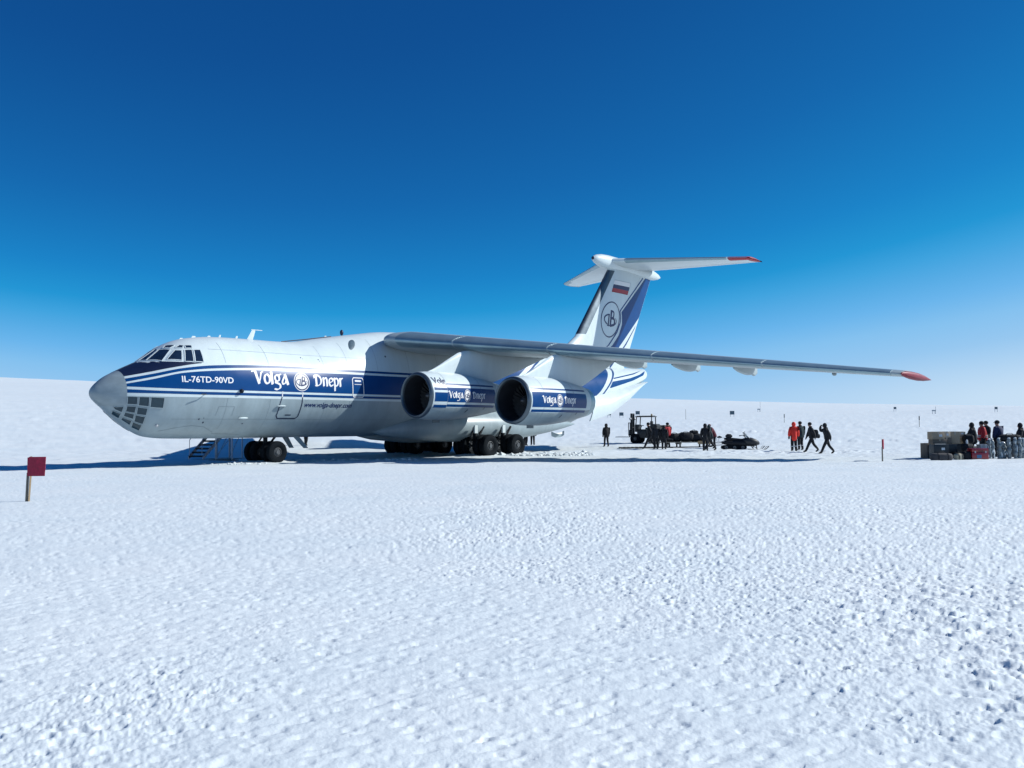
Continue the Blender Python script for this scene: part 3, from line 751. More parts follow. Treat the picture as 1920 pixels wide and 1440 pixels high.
# ---- engines
NP = [(0, 1.06), (.04, 1.10), (.14, 1.135), (.4, 1.175), (.9, 1.205), (1.7, 1.215), (2.5, 1.19), (3.3, 1.12), (4.15, 1.02), (4.9, .91), (5.4, .82), (5.85, .74)]
nrad = lambda x: pchip(np.asarray(x, float), [p[0] for p in NP], [p[1] for p in NP])
BLADE = mat('fan_blade', (.10, .11, .12), .4, .6, var=.2)
def make_engine(s, yb, X0, zc, inner):
    o3 = (0, yb*s, zc)
    E = lambda X, y, z: A(X0+X, yb*s+y*s, zc+z)
    def lathe(prof, n=48): 
        mb = MB(); mb.rings([[E(x, r*math.cos(2*PI*k/n), r*math.sin(2*PI*k/n)) for k in range(n)] for x, r in prof], False); return mb
    xs = [0.16]+list(np.linspace(.25, 5.4, 26))
    nac = MB(); n = 48; rings = []
    for x in xs:
        r = float(nrad(x)); rings.append([E(x, r*math.cos(2*PI*k/n), r*math.sin(2*PI*k/n)) for k in range(n)])
    nac.rings(rings, False)
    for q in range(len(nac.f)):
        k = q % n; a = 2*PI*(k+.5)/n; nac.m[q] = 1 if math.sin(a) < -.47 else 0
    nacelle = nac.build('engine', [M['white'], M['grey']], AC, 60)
    lip = lathe([(.17, float(nrad(.16))+.004), (.08, 1.124), (.03, 1.095), (0, 1.055), (-.01, 1.03), (.01, 1.00), (.06, .975), (.16, .955)])
    lip.build('intake_lip', M['darkmetal'], nacelle, 60)
    lathe([(.15, .956), (.5, .935), (1.15, .95), (1.5, .95)]).build('intake_duct', M['duct'], nacelle, 60)
    fb = MB()
    for k in range(28):
        a = 2*PI*k/28; pts = []
        for r, tw in ((.28, .5), (.60, .8), (.94, 1.05)):
            c, q = math.cos(a), math.sin(a); w = .075+.05*r
            for e in (-1, 1):
                dx = e*w*math.cos(tw); dt = e*w*math.sin(tw)
                pts.append(E(1.25+dx, r*c-dt*q, r*q+dt*c))
        fb.add(pts, [(0, 1, 3, 2), (2, 3, 5, 4)])
    fb.build('fan', BLADE, nacelle, 30)
    lathe([(.72, .01), (.78, .10), (.95, .20), (1.2, .29), (1.35, .30)], 24).build('spinner', BLADE, nacelle, 60)
    lathe([(1.5, .95), (1.5, .02)]).build('fan_case', M['black'], nacelle, 60)
    lathe([(5.38, .824), (5.85, .74), (5.92, .70), (5.92, .66), (5.3, .70)]).build('exhaust_nozzle', M['metal'], nacelle, 60)
    lathe([(5.3, .70), (5.3, .30), (5.95, .22), (6.3, .05), (6.32, .01)]).build('exhaust_cone', M['darkmetal'], nacelle, 60)
    # pylon
    le, c, z, tc, tw = wsec(yb)
    top = [(.75, 1.17), (1.3, 1.38), (2.0, 1.75), (2.7, 2.12), (3.2, 2.36), (le+.15*c-X0, wpt(yb, .12, False)[2]-zc+.15), (le+.62*c-X0, wpt(yb, .62, False)[2]-zc+.10), (le+.85*c-X0, wpt(yb, .85, False)[2]-zc+.02)]
    pb = MB(); rr = []
    for t in np.linspace(0, 1, 22):
        x = .75+(top[-1][0]-.75)*t; zt = float(np.interp(x, [p[0] for p in top], [p[1] for p in top]))
        zb = float(nrad(min(x, 5.3)))-.10 if x < 5.2 else float(np.interp(x, [5.2, top[-1][0]], [.72, zt-.05]))
        w = .24*min(1, .12+1.6*t)*(1 if t < .7 else 1-.8*(t-.7)/.3)
        rr.append([E(x, w*q, zb+(zt-zb)*k) for q, k in ((-1, 0), (-1, .55), (-.9, .82), (-.55, .96), (0, 1), (.55, .96), (.9, .82), (1, .55), (1, 0))])
    pb.rings(rr); pb.build('pylon', M['white'], nacelle, 50)
    # painted bands, outboard face
    def nmap(off): 
        def f(u, v):
            r = nrad(u)+off; y = np.sqrt(np.maximum(r**2-v**2, 1e-4)); return np.stack([-(X0+u), (yb+y)*s, zc+v], -1)
        return f
    def band(x0, x1, z0, z1):
        U, V = np.meshgrid(np.linspace(x0, x1, 26), np.linspace(z0, z1, 6)); grid_mesh(nmap(.006)(U, V), 'blue_stripe', M['blue'], nacelle)
    if inner:
        d = .10
        for z0, z1 in ((.34-d, .46-d), (-.22-d, .22-d), (-.52-d, -.38-d)): band(.24, 1.06, z0, z1)
        x0 = 1.08
    else: x0 = .24
    for z0, z1 in ((.50, .58), (-.34, .38), (-.57, -.45)): band(x0, 4.85, z0, z1)
    if s > 0:
        k = .255; tx = 1.14 if inner else .94
        letter('Volga', tx, -.13, k, nmap(.012), .018, WH, nacelle)
        emblem((tx+1.33, .0), .25, .31, nmap, .018, nacelle)
        letter('Dnepr', tx+1.74, -.13, k, nmap(.012), .018, WH, nacelle)
        if inner: sans('Volg', .26, 1.05, .56, .30, nmap(.010), M['darkblue'], nacelle, bold=.02)
    # drain mast and seams
    b = MB(); b.box(E(1.4, .0, -1.26), (.5, .03, .16)); b.build('drain_mast', M['darkmetal'], nacelle)
    for xx in (1.07, 3.6):
        a = np.linspace(-PI*.5, PI*.5, 40); r = float(nrad(xx))+.004
        P = np.array([[E(xx+e, (r)*math.cos(t), (r)*math.sin(t)) for t in a] for e in (0, .014)]); grid_mesh(P, 'cowl_seam', SEAM, nacelle)
    for u, v in ((2.6, -.82), (4.0, -.66)):
        field_mesh(line_field([(u, v), (u+.10, v+.12)], .05), u-.1, u+.25, v-.1, v+.25, .02, nmap(.005), 'vent', M['navy'], nacelle)
    return nacelle
for s in (1, -1):
    make_engine(s, 10.75, 15.05, 2.98, False)
    make_engine(s, 6.50, 12.80, 3.29, True)

# ---- fin, rudder, tailplane
FZ = [5.9, 6.2, 7.0, 7.7, 8.3, 13.9]; FLE = [31.5, 31.0, 32.4, 33.72, 34.6, 38.98]
fle = lambda z: np.interp(z, FZ, FLE); fte = lambda z: 41.83+.546*(np.asarray(z, float)-7.97)
def fin_y(X, z):
    le, te = fle(z), fte(z); c = te-le; x = np.clip((np.asarray(X, float)-le)/c, 0, 1)
    return naca(x, np.interp(z, [6, 8.3, 13.9], [.085, .11, .10]))*c+.006
def fin_rows(x0, x1, off=0.0):
    rr = []
    for z in (5.9, 6.2, 6.6, 7.0, 7.7, 8.3, 9.5, 11, 12.5, 13.9):
        xs = x0+(x1-x0)*np.linspace(0, 1, 18)**1.5; le, te = float(fle(z)), float(fte(z)); P = [(le+(te-le)*x) for x in xs]
        up = [A(X, float(fin_y(X, z))+off, z) for X in P]; lo = [A(X, -float(fin_y(X, z))-off, z) for X in P]
        rr.append(up+lo[::-1])
    return rr
b = MB(); b.rings(fin_rows(0, .70)); fin = b.build('fin', M['white'], AC, 40)
b = MB(); b.rings(fin_rows(.704, 1)); rudder = b.build('rudder', M['white'], AC, 40)
rr = []
for z in np.linspace(8.5, 13.7, 8):
    le = float(fle(z)); c = float(fte(z))-le; r = []
    for x in (.10, .06, .03, .012, .003, 0): X = le+c*x; r.append(A(X-.012*(x < .02), float(fin_y(X, z))+.010, z))
    rr.append(r+[(p[0], -p[1], p[2]) for p in r[-2::-1]])
b = MB(); b.rings(rr, False, closed=False); b.build('fin_leading_edge', M['darkmetal'], fin, 60)
def finmap(off, sd=1): return lambda u, v: np.stack([-u, (fin_y(u, v)+off)*sd, v], -1)
def finpoly(pts, name, m, off=.006, st=.09):
    for sd in (1, -1):
        p = np.array(pts); field_mesh(poly_field(pts), p[:, 0].min()-.1, p[:, 0].max()+.1, p[:, 1].min(), p[:, 1].max()+.1, st, finmap(off, sd), name, m, fin)
te = lambda z: float(fte(z))-.02
# blue sweep, with a white and a thin blue line on either side
finpoly([(35.95, 6.15), (38.95, 7.92), (39.85, 8.75), (40.32, 9.6), (40.30, 10.25), (40.20, 10.55), (44.02, 13.7), (te(13.7), 13.7), (te(10.42), 10.42), (40.55, 8.30), (37.9, 6.15)], 'blue_stripe', M['blue'])
finpoly([(34.9, 6.15), (38.28, 7.88), (39.5, 9.0), (39.98, 9.75), (40.02, 10.2), (39.90, 10.62), (43.55, 13.7), (43.75, 13.7), (40.05, 10.60), (40.16, 10.2), (40.10, 9.70), (39.62, 8.92), (38.42, 7.85), (35.2, 6.15)], 'blue_stripe', M['blue'])
finpoly([(38.5, 6.15), (41.0, 8.18), (te(10.06), 10.06), (te(9.92), 9.92), (41.12, 8.10), (38.75, 6.15)], 'blue_stripe', M['blue'])
for sd in (1, -1):
    ec = (38.62, 9.85)
    el = [(ec[0]+1.24*math.cos(t)+.30*math.sin(t), ec[1]+1.36*math.sin(t)) for t in np.linspace(0, 2*PI, 60)[:-1]]
    field_mesh(line_field(el, .09, True), 37, 40.2, 8.3, 11.4, .04, finmap(.010, sd), 'emblem_ring', M['darkblue'], fin)
    field_mesh(emblem_mark((38.62, 9.85), 1.28), 37.2, 40.1, 8.7, 11, .03, finmap(.010, sd), 'emblem_letters', M['darkblue'], fin)
    # tricolour flag
    q = lambda a, b_: [(38.86+.44*a, 12.0+.90*a), (38.86+.44*b_, 12.0+.90*b_), (41.12+.42*b_, 12.0+.92*b_), (41.12+.42*a, 12.0+.92*a)]
    for a, b_, m, nm in ((0, .36, M['red'], 'flag_red_band'), (.36, .70, M['darkblue'], 'flag_blue_band'), (.70, 1.06, WH, 'flag_white_band')):
        field_mesh(poly_field(q(a, b_)), 38.5, 42, 11.8, 13.2, .05, finmap(.010, sd), nm, m, fin)
    field_mesh(line_field([(39.32, 12.98), (41.60, 13.0), (41.3, 12.3)], .03), 39, 42, 12, 13.2, .03, finmap(.013, sd), 'flag_edge', M['grey'], fin)
# tail livery on the rear fuselage
for sd in (1, -1):
    def fpoly(pts, st=.09):
        p = np.array(pts); field_mesh(poly_field(pts), p[:, 0].min()-.1, p[:, 0].max()+.1, p[:, 1].min()-.1, p[:, 1].max()+.1, st, fmap(.006, sd), 'blue_stripe', M['blue'], fus)
    fpoly([(30.2, 3.45), (32.0, 4.56), (34.6, 5.85), (35.1, 6.06), (37.3, 6.06), (34.65, 4.22), (33.2, 3.45)])
    fpoly([(34.00, 3.45), (35.15, 4.22), (37.95, 6.08), (38.20, 6.08), (35.36, 4.22), (34.25, 3.45)])
    fpoly([(36.6, 4.98), (39.5, 5.35), (41.5, 5.72), (43.3, 6.18), (42.2, 5.70), (40.0, 5.20), (35.9, 4.45)])
    fpoly([(37.0, 5.28), (40.5, 5.78), (43.1, 6.24), (40.5, 5.70), (36.9, 5.18)], .05)
    fpoly([(22.4, 3.47), (22.6, 4.47), (23.87, 5.15), (25.11, 5.74), (26.6, 6.35), (28.3, 6.35), (27.05, 5.85), (25.5, 4.93), (24.3, 3.47)])
    fpoly([(24.75, 3.47), (25.95, 4.90), (27.5, 5.78), (28.7, 6.30), (28.85, 6.26), (27.6, 5.70), (26.1, 4.82), (24.95, 3.47)], .05)

def make_tailplane(s):
    yy = [.2, 2, 4, 6, 8, 8.7]; le = lambda y: 38.45+.716*y; ch = lambda y: 6.3-.455*y; zz = lambda y: 14.40-.004*y
    def pt(y, x, up, off=0): 
        c = ch(y); t = float(naca(x, .105))*c; return A(le(y)+c*x, y*s, zz(y)+(t+off if up else -t-off))
    mb = MB(); mb.rings([[pt(y, x, True) for x in XC]+[pt(y, x, False) for x in XC[-2:0:-1]] for y in yy])
    o = mb.build('tailplane', M['white'], AC, 35)
    rr = []
    for y in np.linspace(1.2, 7.4, 6):
        r = [pt(y, x, True, .010) for x in (.10, .06, .03, .012, .003)]+[pt(y, x, False, .010) for x in (0, .003, .012, .03, .05)]
        rr.append(r)
    b = MB(); b.rings(rr, False, closed=False); b.build('tailplane_leading_edge', M['metal'], o, 60)
    tm = M['red'] if s > 0 else M['metal']
    b = MB(); rr = []
    for y in (7.5, 7.9, 8.3, 8.66):
        rr.append([pt(y, x, True, .014) for x in (.16, .10, .05, .02, .005)]+[pt(y, x, False, .014) for x in (0, .005, .02, .05, .10, .16)])
    b.rings(rr, False, closed=False)
    b.rings([[pt(y, x, True, o) for x in XC]+[pt(y, x, False, o) for x in XC[-2:0:-1]] for y, o in ((8.60, .016), (8.74, .016), (8.80, -.05))])
    b.build('tailplane_tip', tm, o, 60)
    b = MB(); rr = []
    for y in (1.4, 4.5, 7.9):
        c = ch(y); rr.append([pt(y, x, False, .012) for x in (.70, .85, .985)]+[pt(y, x, False, -.01) for x in (.985, .70)])
    b.rings(rr); b.build('elevator', M['white'], o, 30)
for s in (1, -1): make_tailplane(s)
prof = [(36.85, .03, .02), (36.95, .17, .0), (37.3, .34, .0), (37.9, .48, .0), (38.8, .55, 0), (40.2, .56, 0), (42.2, .50, 0), (43.8, .44, 0), (44.6, .46, 0), (45.4, .38, 0), (46.1, .22, 0), (46.5, .04, 0)]
rr = []
for X, r, _ in prof:
    z = 14.36-.030*(X-37)
    rr.append([A(X, .82*r*math.cos(2*PI*k/24), z+1.0*r*math.sin(2*PI*k/24)) for k in range(24)])
b = MB(); b.rings(rr); b.build('fin_top_fairing', M['white'], AC, 60)
b = MB(); b.ell(A(36.93, 0, 14.38), (.10, .13, .13), 12, 8); b.build('fairing_nose_light', M['navy'], AC)

# ---- undercarriage pods along the lower flanks
for s in (1, -1):
    rr = []
    for t in np.linspace(0, 1, 34):
        X = 14.6+17.2*t; k = (math.sin(PI*min(.999, max(.001, t**.80))))**.8
        ry, rz = 1.10*k, .96*k; zc = 1.80-.02*k+.25*max(0, t-.6)-.30*(1-min(1, t/.3))**2; yc = 1.98-1.05*(1-min(1, t/.32))**1.5
        rr.append([A(X, (yc+ry*math.cos(2*PI*q/28))*s, zc+rz*math.sin(2*PI*q/28)) for q in range(28)])
    b = MB(); b.rings(rr); b.build('gear_pod', M['grey'], AC, 60)
b = MB(); b.rings([[A(X, .55*math.cos(2*PI*q/14)*k, 1.26+.30*math.sin(2*PI*q/14)*k) for q in range(14)] for X, k in ((14.5, .05), (15.5, .7), (18, 1.4), (22, 1.5), (26, 1.2), (29, .5), (30, .05))]); b.build('belly_fairing', M['grey'], AC, 60)
b = MB(); rr = [[A(x, 1.2+w*q, z+.22*k) for q, k in ((-1, 0), (0, -1), (1, 0), (0, .4))] for x, w, z in ((30.2, .02, 1.30), (30.6, .05, 1.20), (31.2, .05, 1.22), (31.6, .02, 1.36))]
b.rings(rr); b.build('belly_aerial', M['grey'], AC, 30)

# ---- landing gear
def wheel_mesh(r, w):
    mb = MB(); n = 32
    prof = [(-w*.30, r*.30), (-w*.42, r*.52), (-w*.50, r*.62), (-w*.5, r*.78), (-w*.42, r*.93), (-w*.26, r*.995), (-w*.13, r), (-w*.12, r*.975), (-w*.08, r*.975), (-w*.07, r), (w*.07, r), (w*.08, r*.975), (w*.12, r*.975), (w*.13, r), (w*.26, r*.995), (w*.42, r*.93), (w*.5, r*.78), (w*.5, r*.62), (w*.42, r*.52), (w*.30, r*.30)]
    mb.lathe(prof, ax='Y', n=n)
    k0 = len(mb.f)
    for e in (-1, 1):
        mb.lathe([(e*w*.30, r*.50), (e*w*.36, r*.36), (e*w*.28, r*.34), (e*w*.28, r*.20), (e*w*.44, r*.18), (e*w*.44, .01)], ax='Y', n=20, mi=1)
        for q in range(8):
            a = 2*PI*q/8; mb.lathe([(e*w*.285, .001), (e*w*.285, r*.035), (e*w*.34, r*.03), (e*w*.34, .001)], o=(math.cos(a)*r*.27, 0, math.sin(a)*r*.27), ax='Y', n=6, mi=1)
    return mb
def gear(name, X, y0, r, w, ys, top, door):
    p = MB(); z0 = r
    p.tube([A(X, y0, top), A(X, y0, z0+.05)], .13 if r > .6 else .11, 12)
    p.tube([A(X, y0, z0+.55), A(X, y0, z0)], .09, 12)
    p.tube([A(X, y0+min(ys)-.05, z0), A(X, y0+max(ys)+.05, z0)], .07, 10)
    p.tube([A(X-.10, y0, z0+.12), A(X-.42, y0, z0+.45), A(X-.12, y0, z0+.85)], .045, 8)
    p.tube([A(X+.08, y0, z0+.20), A(X+.75, y0, top)], .06, 8)
    o = p.build(name, M['black'], AC, 40)
    first = None
    for y in ys:
        if first is None: first = wheel_mesh(r, w).build('wheel', [M['tyre'], M['hub']], o, 30, loc=A(X, y0+y, z0)); c = first
        else: c = share(first, o, loc=A(X, y0+y, z0))
        c.rotation_euler = (0, random.uniform(0, 6), 0)
    if door:
        d = MB()
        for dx, dy, sx, sy, sz in door: d.box(A(X+dx, y0+dy, top-.15), (sx, sy, sz))
        d.build('gear_door', M['white'], o)
    return o
gear('nose_gear', 8.66, 0, .55, .32, (-.98, -.46, .46, .98), 1.5, None)
for s in (1, -1):
    for X in (20.70, 23.12):
        gear('main_gear', X, 3.05*s, .65, .46, (-1.02, -.48, .52, 1.06), 1.75, [(-.25, .30*s, .24, .10, .46)])
for sd in (1, -1):
    b = MB(); c = [(9.95, .45, 1.32), (10.30, .45, 1.32), (10.78, .60, .70), (10.52, .60, .70)]
    b.add([A(x, y*sd, z) for x, y, z in c]+[A(x, (y+.05)*sd, z) for x, y, z in c], [(0, 1, 2, 3), (7, 6, 5, 4), (0, 1, 5, 4), (1, 2, 6, 5), (2, 3, 7, 6), (3, 0, 4, 7)])
    b.build('nose_gear_door', M['grey'], AC)

# ---- open rear cargo doors and ramp
def plate(name, pts, th, m):
    P = [Vector(A(*p)) for p in pts]; n = (P[1]-P[0]).cross(P[-1]-P[0]).normalized()*th
    b = MB(); k = len(P); b.v = [tuple(p-n/2) for p in P]+[tuple(p+n/2) for p in P]
    b.f = [tuple(range(k)), tuple(range(2*k-1, k-1, -1))]+[(i, (i+1) % k, k+(i+1) % k, k+i) for i in range(k)]; b.m = [0]*len(b.f)
    return b.build(name, m, AC, 30, bevel=.02)
for s in (1, -1):
    rows = []
    hinge = [(33.3, 2.34, 3.78), (35.5, 2.14, 4.10), (38.5, 1.78, 4.62), (41, 1.30, 5.0), (42.4, .98, 5.20)]
    low = [(32.75, 2.60, 2.08), (35.2, 2.70, 2.62), (38.1, 2.35, 3.72), (40.8, 1.65, 4.70), (42.5, 1.02, 5.17)]
    inner = []
    for h, l in zip(hinge, low):
        row = []
        for t in np.linspace(0, 1, 7):
            bul = .22*math.sin(PI*t)
            row.append((h[0]*(1-t)+l[0]*t, (h[1]*(1-t)+l[1]*t+bul)*s, h[2]*(1-t)+l[2]*t))
        row2 = [(p[0], p[1]-.09*s, p[2]) for p in row[::-1]]
        rows.append([A(*p) for p in row+row2])
    b = MB(); b.rings(rows); b.build('rear_cargo_door', M['white'], AC, 35)

# ================================================================== people and equipment
M['blk'] = mat('black_cloth', (0.0050, 0.0065, 0.0110), .85, var=.3, scale=10, bump=.3, bscale=25)
M['char'] = mat('charcoal_cloth', (0.0100, 0.0130, 0.0180), .85, var=.3, scale=10, bump=.3, bscale=25)
M['trou'] = mat('trouser_cloth', (0.0045, 0.0060, 0.0110), .85, var=.3, scale=10, bump=.3, bscale=25)
M['orange'] = mat('orange_red_cloth', (.78, .035, .022), .75, var=.10, scale=7, bump=.3, bscale=22)
M['redc'] = mat('red_cloth', (.42, .012, .022), .75, var=.12, scale=7, bump=.3, bscale=22)
M['maroon'] = mat('maroon_cloth', (.10, .010, .022), .8, var=.15, scale=7, bump=.3, bscale=22)
M['teal'] = mat('dark_teal_cloth', (0.0084, 0.0280, 0.0336), .8, var=.2, scale=7, bump=.3, bscale=22)
M['bluec'] = mat('navy_blue_cloth', (0.0064, 0.0176, 0.0680), .8, var=.2, scale=7, bump=.3, bscale=22)
M['skin'] = mat('skin', (.36, .19, .13), .55, var=.1)
M['boot'] = mat('boot_leather', (.012, .012, .014), .6, var=.2)
M['glove'] = mat('glove_fabric', (.012, .013, .018), .8, var=.2)
M['reflect'] = mat('reflective_tape', (.62, .64, .64), .35, .1, var=.05)
M['card'] = mat('cardboard', (.36, .285, .20), .8, var=.12, scale=5)
M['card2'] = mat('pale_cardboard', (.50, .42, .32), .8, var=.12, scale=5)
M['card3'] = mat('dark_cardboard', (.17, .14, .11), .8, var=.15, scale=5)
M['tape'] = mat('parcel_tape', (.40, .36, .30), .35, var=.08)
M['paper'] = mat('paper_label', (.62, .66, .68), .7, var=.05)
M['case'] = mat('dark_case', (0.0108, 0.0156, 0.0216), .45, var=.2, scale=5)
M['duffel'] = mat('grey_duffel', (.045, .043, .047), .75, var=.25, scale=9, bump=.3, bscale=20)
M['beige'] = mat('beige_bag', (0.4080, 0.3720, 0.2760), .8, var=.15, scale=8, bump=.3, bscale=20)
M['redcase'] = mat('red_case', (.26, .008, .014), .25, var=.15, scale=4, coat=.4)
M['wrap'] = mat('grey_wrap', (.15, .19, .21), .4, var=.75, scale=7, bump=.5, bscale=18, coat=.2)
M['bluelab'] = mat('blue_label', (.05, .16, .30), .5, var=.1)
M['deck'] = mat('sled_timber', (.20, .185, .155), .8, var=.25, scale=8, stretch=(1, 6, 6))
M['fork'] = mat('forklift_paint', (0.0100, 0.0130, 0.0170), .5, var=.2)
M['screen'] = mat('clear_plastic', (.75, .80, .84), .12, var=.03)
M['screen'].node_tree.nodes['Principled BSDF'].inputs['Transmission Weight'].default_value = .35
M['board'] = mat('marker_board', (0.0750, 0.1200, 0.1500), .7, var=.2)

def skin_mesh(name, J, E_, mats, parent, pick, sub=2):
    """one continuous surface grown round a skeleton: J name -> (pos, radius), E_ list of (a, b)"""
    nm = list(J); ix = {k: i for i, k in enumerate(nm)}
    me = bpy.data.meshes.new(name); me.from_pydata([J[k][0] for k in nm], [(ix[a], ix[b]) for a, b in E_], [])
    o = bpy.data.objects.new(name, me); COL.objects.link(o)
    o.modifiers.new('skin', 'SKIN').use_smooth_shade = True
    for i, k in enumerate(nm):
        r = J[k][1]; me.skin_vertices[0].data[i].radius = r if isinstance(r, tuple) else (r, r)
        me.skin_vertices[0].data[i].use_root = (i == 0)
    ss = o.modifiers.new('sub', 'SUBSURF'); ss.levels = sub; ss.render_levels = sub
    bpy.context.view_layer.update()
    nme = bpy.data.meshes.new_from_object(o.evaluated_get(bpy.context.evaluated_depsgraph_get()))
    bpy.data.objects.remove(o); nme.name = name; nme.materials.clear()
    for m in mats: nme.materials.append(m)
    if len(mats) > 1:
        for p in nme.polygons: p.material_index = pick(p.center)
    nme.shade_smooth()
    o = bpy.data.objects.new(name, nme); COL.objects.link(o); o.parent = parent
    return o

def person(x, y, h, face, pose, jacket, label, trousers='trou', head='hood', z=None, headmat=None, tape=False, long=False, bulk=1.0, group=None):
    z = gz(x, y)+float(relief(np.array([x]), np.array([y]))[0])-.02 if z is None else z
    root = thing('person', label, 'person', (x, y, z), face, group); k = h/1.78
    V = lambda *p: Vector(p)*k
    lean = {'bend': .22, 'walk': .05, 'look': .08}.get(pose, .0)
    sh = lambda zz: lean*max(0, zz-.95)/.5*1.0
    st = .34 if pose in ('walk', 'look') else .10 if pose == 'step' else .02
    J = {}; r = lambda q: q*k*bulk*1.13
    J['pelvis'] = (V(0, 0, .96), (r(.150), r(.120))); J['waist'] = (V(sh(1.12), 0, 1.12), (r(.150), r(.115)))
    J['chest'] = (V(sh(1.33), 0, 1.33), (r(.165), r(.12))); J['neck'] = (V(sh(1.50), 0, 1.48), r(.070))
    hx = sh(1.66)+.03+(.04 if pose == 'bend' else 0)
    J['jaw'] = (V(hx, 0, 1.575), k*.075); J['head'] = (V(hx+.005, 0, 1.66), k*.098); J['crown'] = (V(hx-.01, 0, 1.72), k*.075)
    J['nose'] = (V(hx+.115, 0, 1.63), k*.018)
    for s, sd in (('L', 1), ('R', -1)):
        f = st*sd
        J['hip'+s] = (V(0, .095*sd, .90), r(.105)); bend = .10 if f < 0 else .03
        J['knee'+s] = (V(f*.55+bend*.6, .105*sd, .50), r(.078)); J['ankle'+s] = (V(f*1.15-.02, .11*sd, .11+(.06 if f < -.2 else 0)), r(.066))
        J['toe'+s] = (V(f*1.15+.15, .13*sd, .045+(.0 if f < -.2 else 0)), k*.045)
        J['sho'+s] = (V(sh(1.42), .19*sd, 1.42), r(.085))
        a = -f*.6 if pose in ('walk', 'look', 'step') else .03
        if pose == 'look' and s == 'R':
            el, wr, ha = V(sh(1.4)+.24, -.30, 1.36), V(hx+.17, -.17, 1.62), V(hx+.14, -.06, 1.68)
        elif pose == 'front' or pose == 'bend':
            el, wr, ha = V(sh(1.3)+.05, .27*sd, 1.16), V(sh(1.3)+.28, .18*sd, 1.07), V(sh(1.3)+.37, .13*sd, 1.06)
        else:
            el, wr, ha = V(a*.45+sh(1.2), .25*sd, 1.15), V(a*.9+.05, .27*sd, .92), V(a*1.0+.07, .27*sd, .83)
        J['elb'+s] = (el, r(.066)); J['wri'+s] = (wr, r(.048)); J['hand'+s] = (ha, k*.040)
        d = (ha-wr).normalized(); n = d.cross(Vector((0, 0, 1))); n = n.normalized() if n.length > .1 else Vector((0, 1, 0))
        for q in range(4):
            b0 = ha+n*k*.022*(q-1.5); L = (.050, .060, .056, .044)[q]*k
            J['fa%d%s' % (q, s)] = (b0+d*L*.6, k*.013); J['fb%d%s' % (q, s)] = (b0+d*L*1.15+Vector((.012, 0, -.004))*k, k*.011)
        J['th'+s] = (ha+d*.01*k+n*k*.052*(-sd), k*.014)
    E_ = [('pelvis', 'waist'), ('waist', 'chest'), ('chest', 'neck'), ('neck', 'jaw'), ('jaw', 'head'), ('head', 'crown'), ('head', 'nose')]
    for s in 'LR':
        E_ += [('pelvis', 'hip'+s), ('hip'+s, 'knee'+s), ('knee'+s, 'ankle'+s), ('ankle'+s, 'toe'+s), ('chest', 'sho'+s), ('sho'+s, 'elb'+s), ('elb'+s, 'wri'+s), ('wri'+s, 'hand'+s), ('hand'+s, 'th'+s)]
        for q in range(4): E_ += [('hand'+s, 'fa%d%s' % (q, s)), ('fa%d%s' % (q, s), 'fb%d%s' % (q, s))]
    hd = [J['hand'+s][0] for s in 'LR']; hc = J['head'][0]
    def pick(c):
        if min((c-q).length for q in hd) < .11*k: return 3
        if (c-hc).length < .17*k: return 2
        if c.z < .26*k: return 1
        return 0 if c.z < 1.0*k else 4
    skin_mesh('body', J, E_, [M[trousers], M['boot'], M['skin'], M['glove'], M[jacket]], root, pick, 1)
    # jacket: a looser shell over trunk and arms
    g = .030*k; G = {}
    low = .62 if long else .80
    G['c'] = (J['chest'][0], (r(.165)+g*1.3, r(.12)+g*1.5)); G['w'] = (J['waist'][0], (r(.160)+g*1.2, r(.125)+g*1.4))
    G['p'] = (V(0, 0, .95), (r(.165)+g, r(.13)+g)); G['h'] = (V(0, 0, low), (r(.19)+g, r(.145)+g))
    G['n'] = (J['neck'][0]+V(0, 0, .0), r(.085)+g*.6)
    Q = [('c', 'w'), ('w', 'p'), ('p', 'h'), ('c', 'n')]
    for s in 'LR':
        for a, ex in (('sho', .030), ('elb', .030), ('wri', .022)): G[a+s] = (J[a+s][0], J[a+s][1]+ex*k)
        Q += [('c', 'sho'+s), ('sho'+s, 'elb'+s), ('elb'+s, 'wri'+s)]
    jk = skin_mesh('jacket', G, Q, [M[jacket]], root, lambda c: 0, 1)
    hb = MB(); hm = M[headmat or jacket]; p = J['head'][0]
    if head == 'hood': hb.ell(p+V(-.035, 0, .015), (.125*k, .128*k, .150*k), 16, 10, jit=.02); hb.ell(J['neck'][0]+V(-.02, 0, .03), (.13*k, .15*k, .09*k), 14, 8, jit=.02); nm = 'hood'
    elif head == 'hat': hb.ell(p+V(-.012, 0, .055), (.122*k, .118*k, .105*k), 16, 10); hb.ell(J['neck'][0]+V(0, 0, .05), (.105*k, .105*k, .06*k), 14, 8); nm = 'hat'
    else: hb.ell(p+V(-.012, 0, .05), (.122*k, .116*k, .10*k), 16, 10); hb.ell(p+V(.12, 0, .03), (.06*k, .07*k, .012*k), 12, 6); nm = 'cap'
    hb.build(nm, hm, root, 60)
    if tape:
        for s in 'LR':
            a, b = J['knee'+s][0], J['ankle'+s][0]; c = a.lerp(b, .45); t = MB(); t.tube([c+(a-b).normalized()*.02*k, c-(a-b).normalized()*.02*k], r(.089), 14); t.build('reflective_band', M['reflect'], root)
    return root

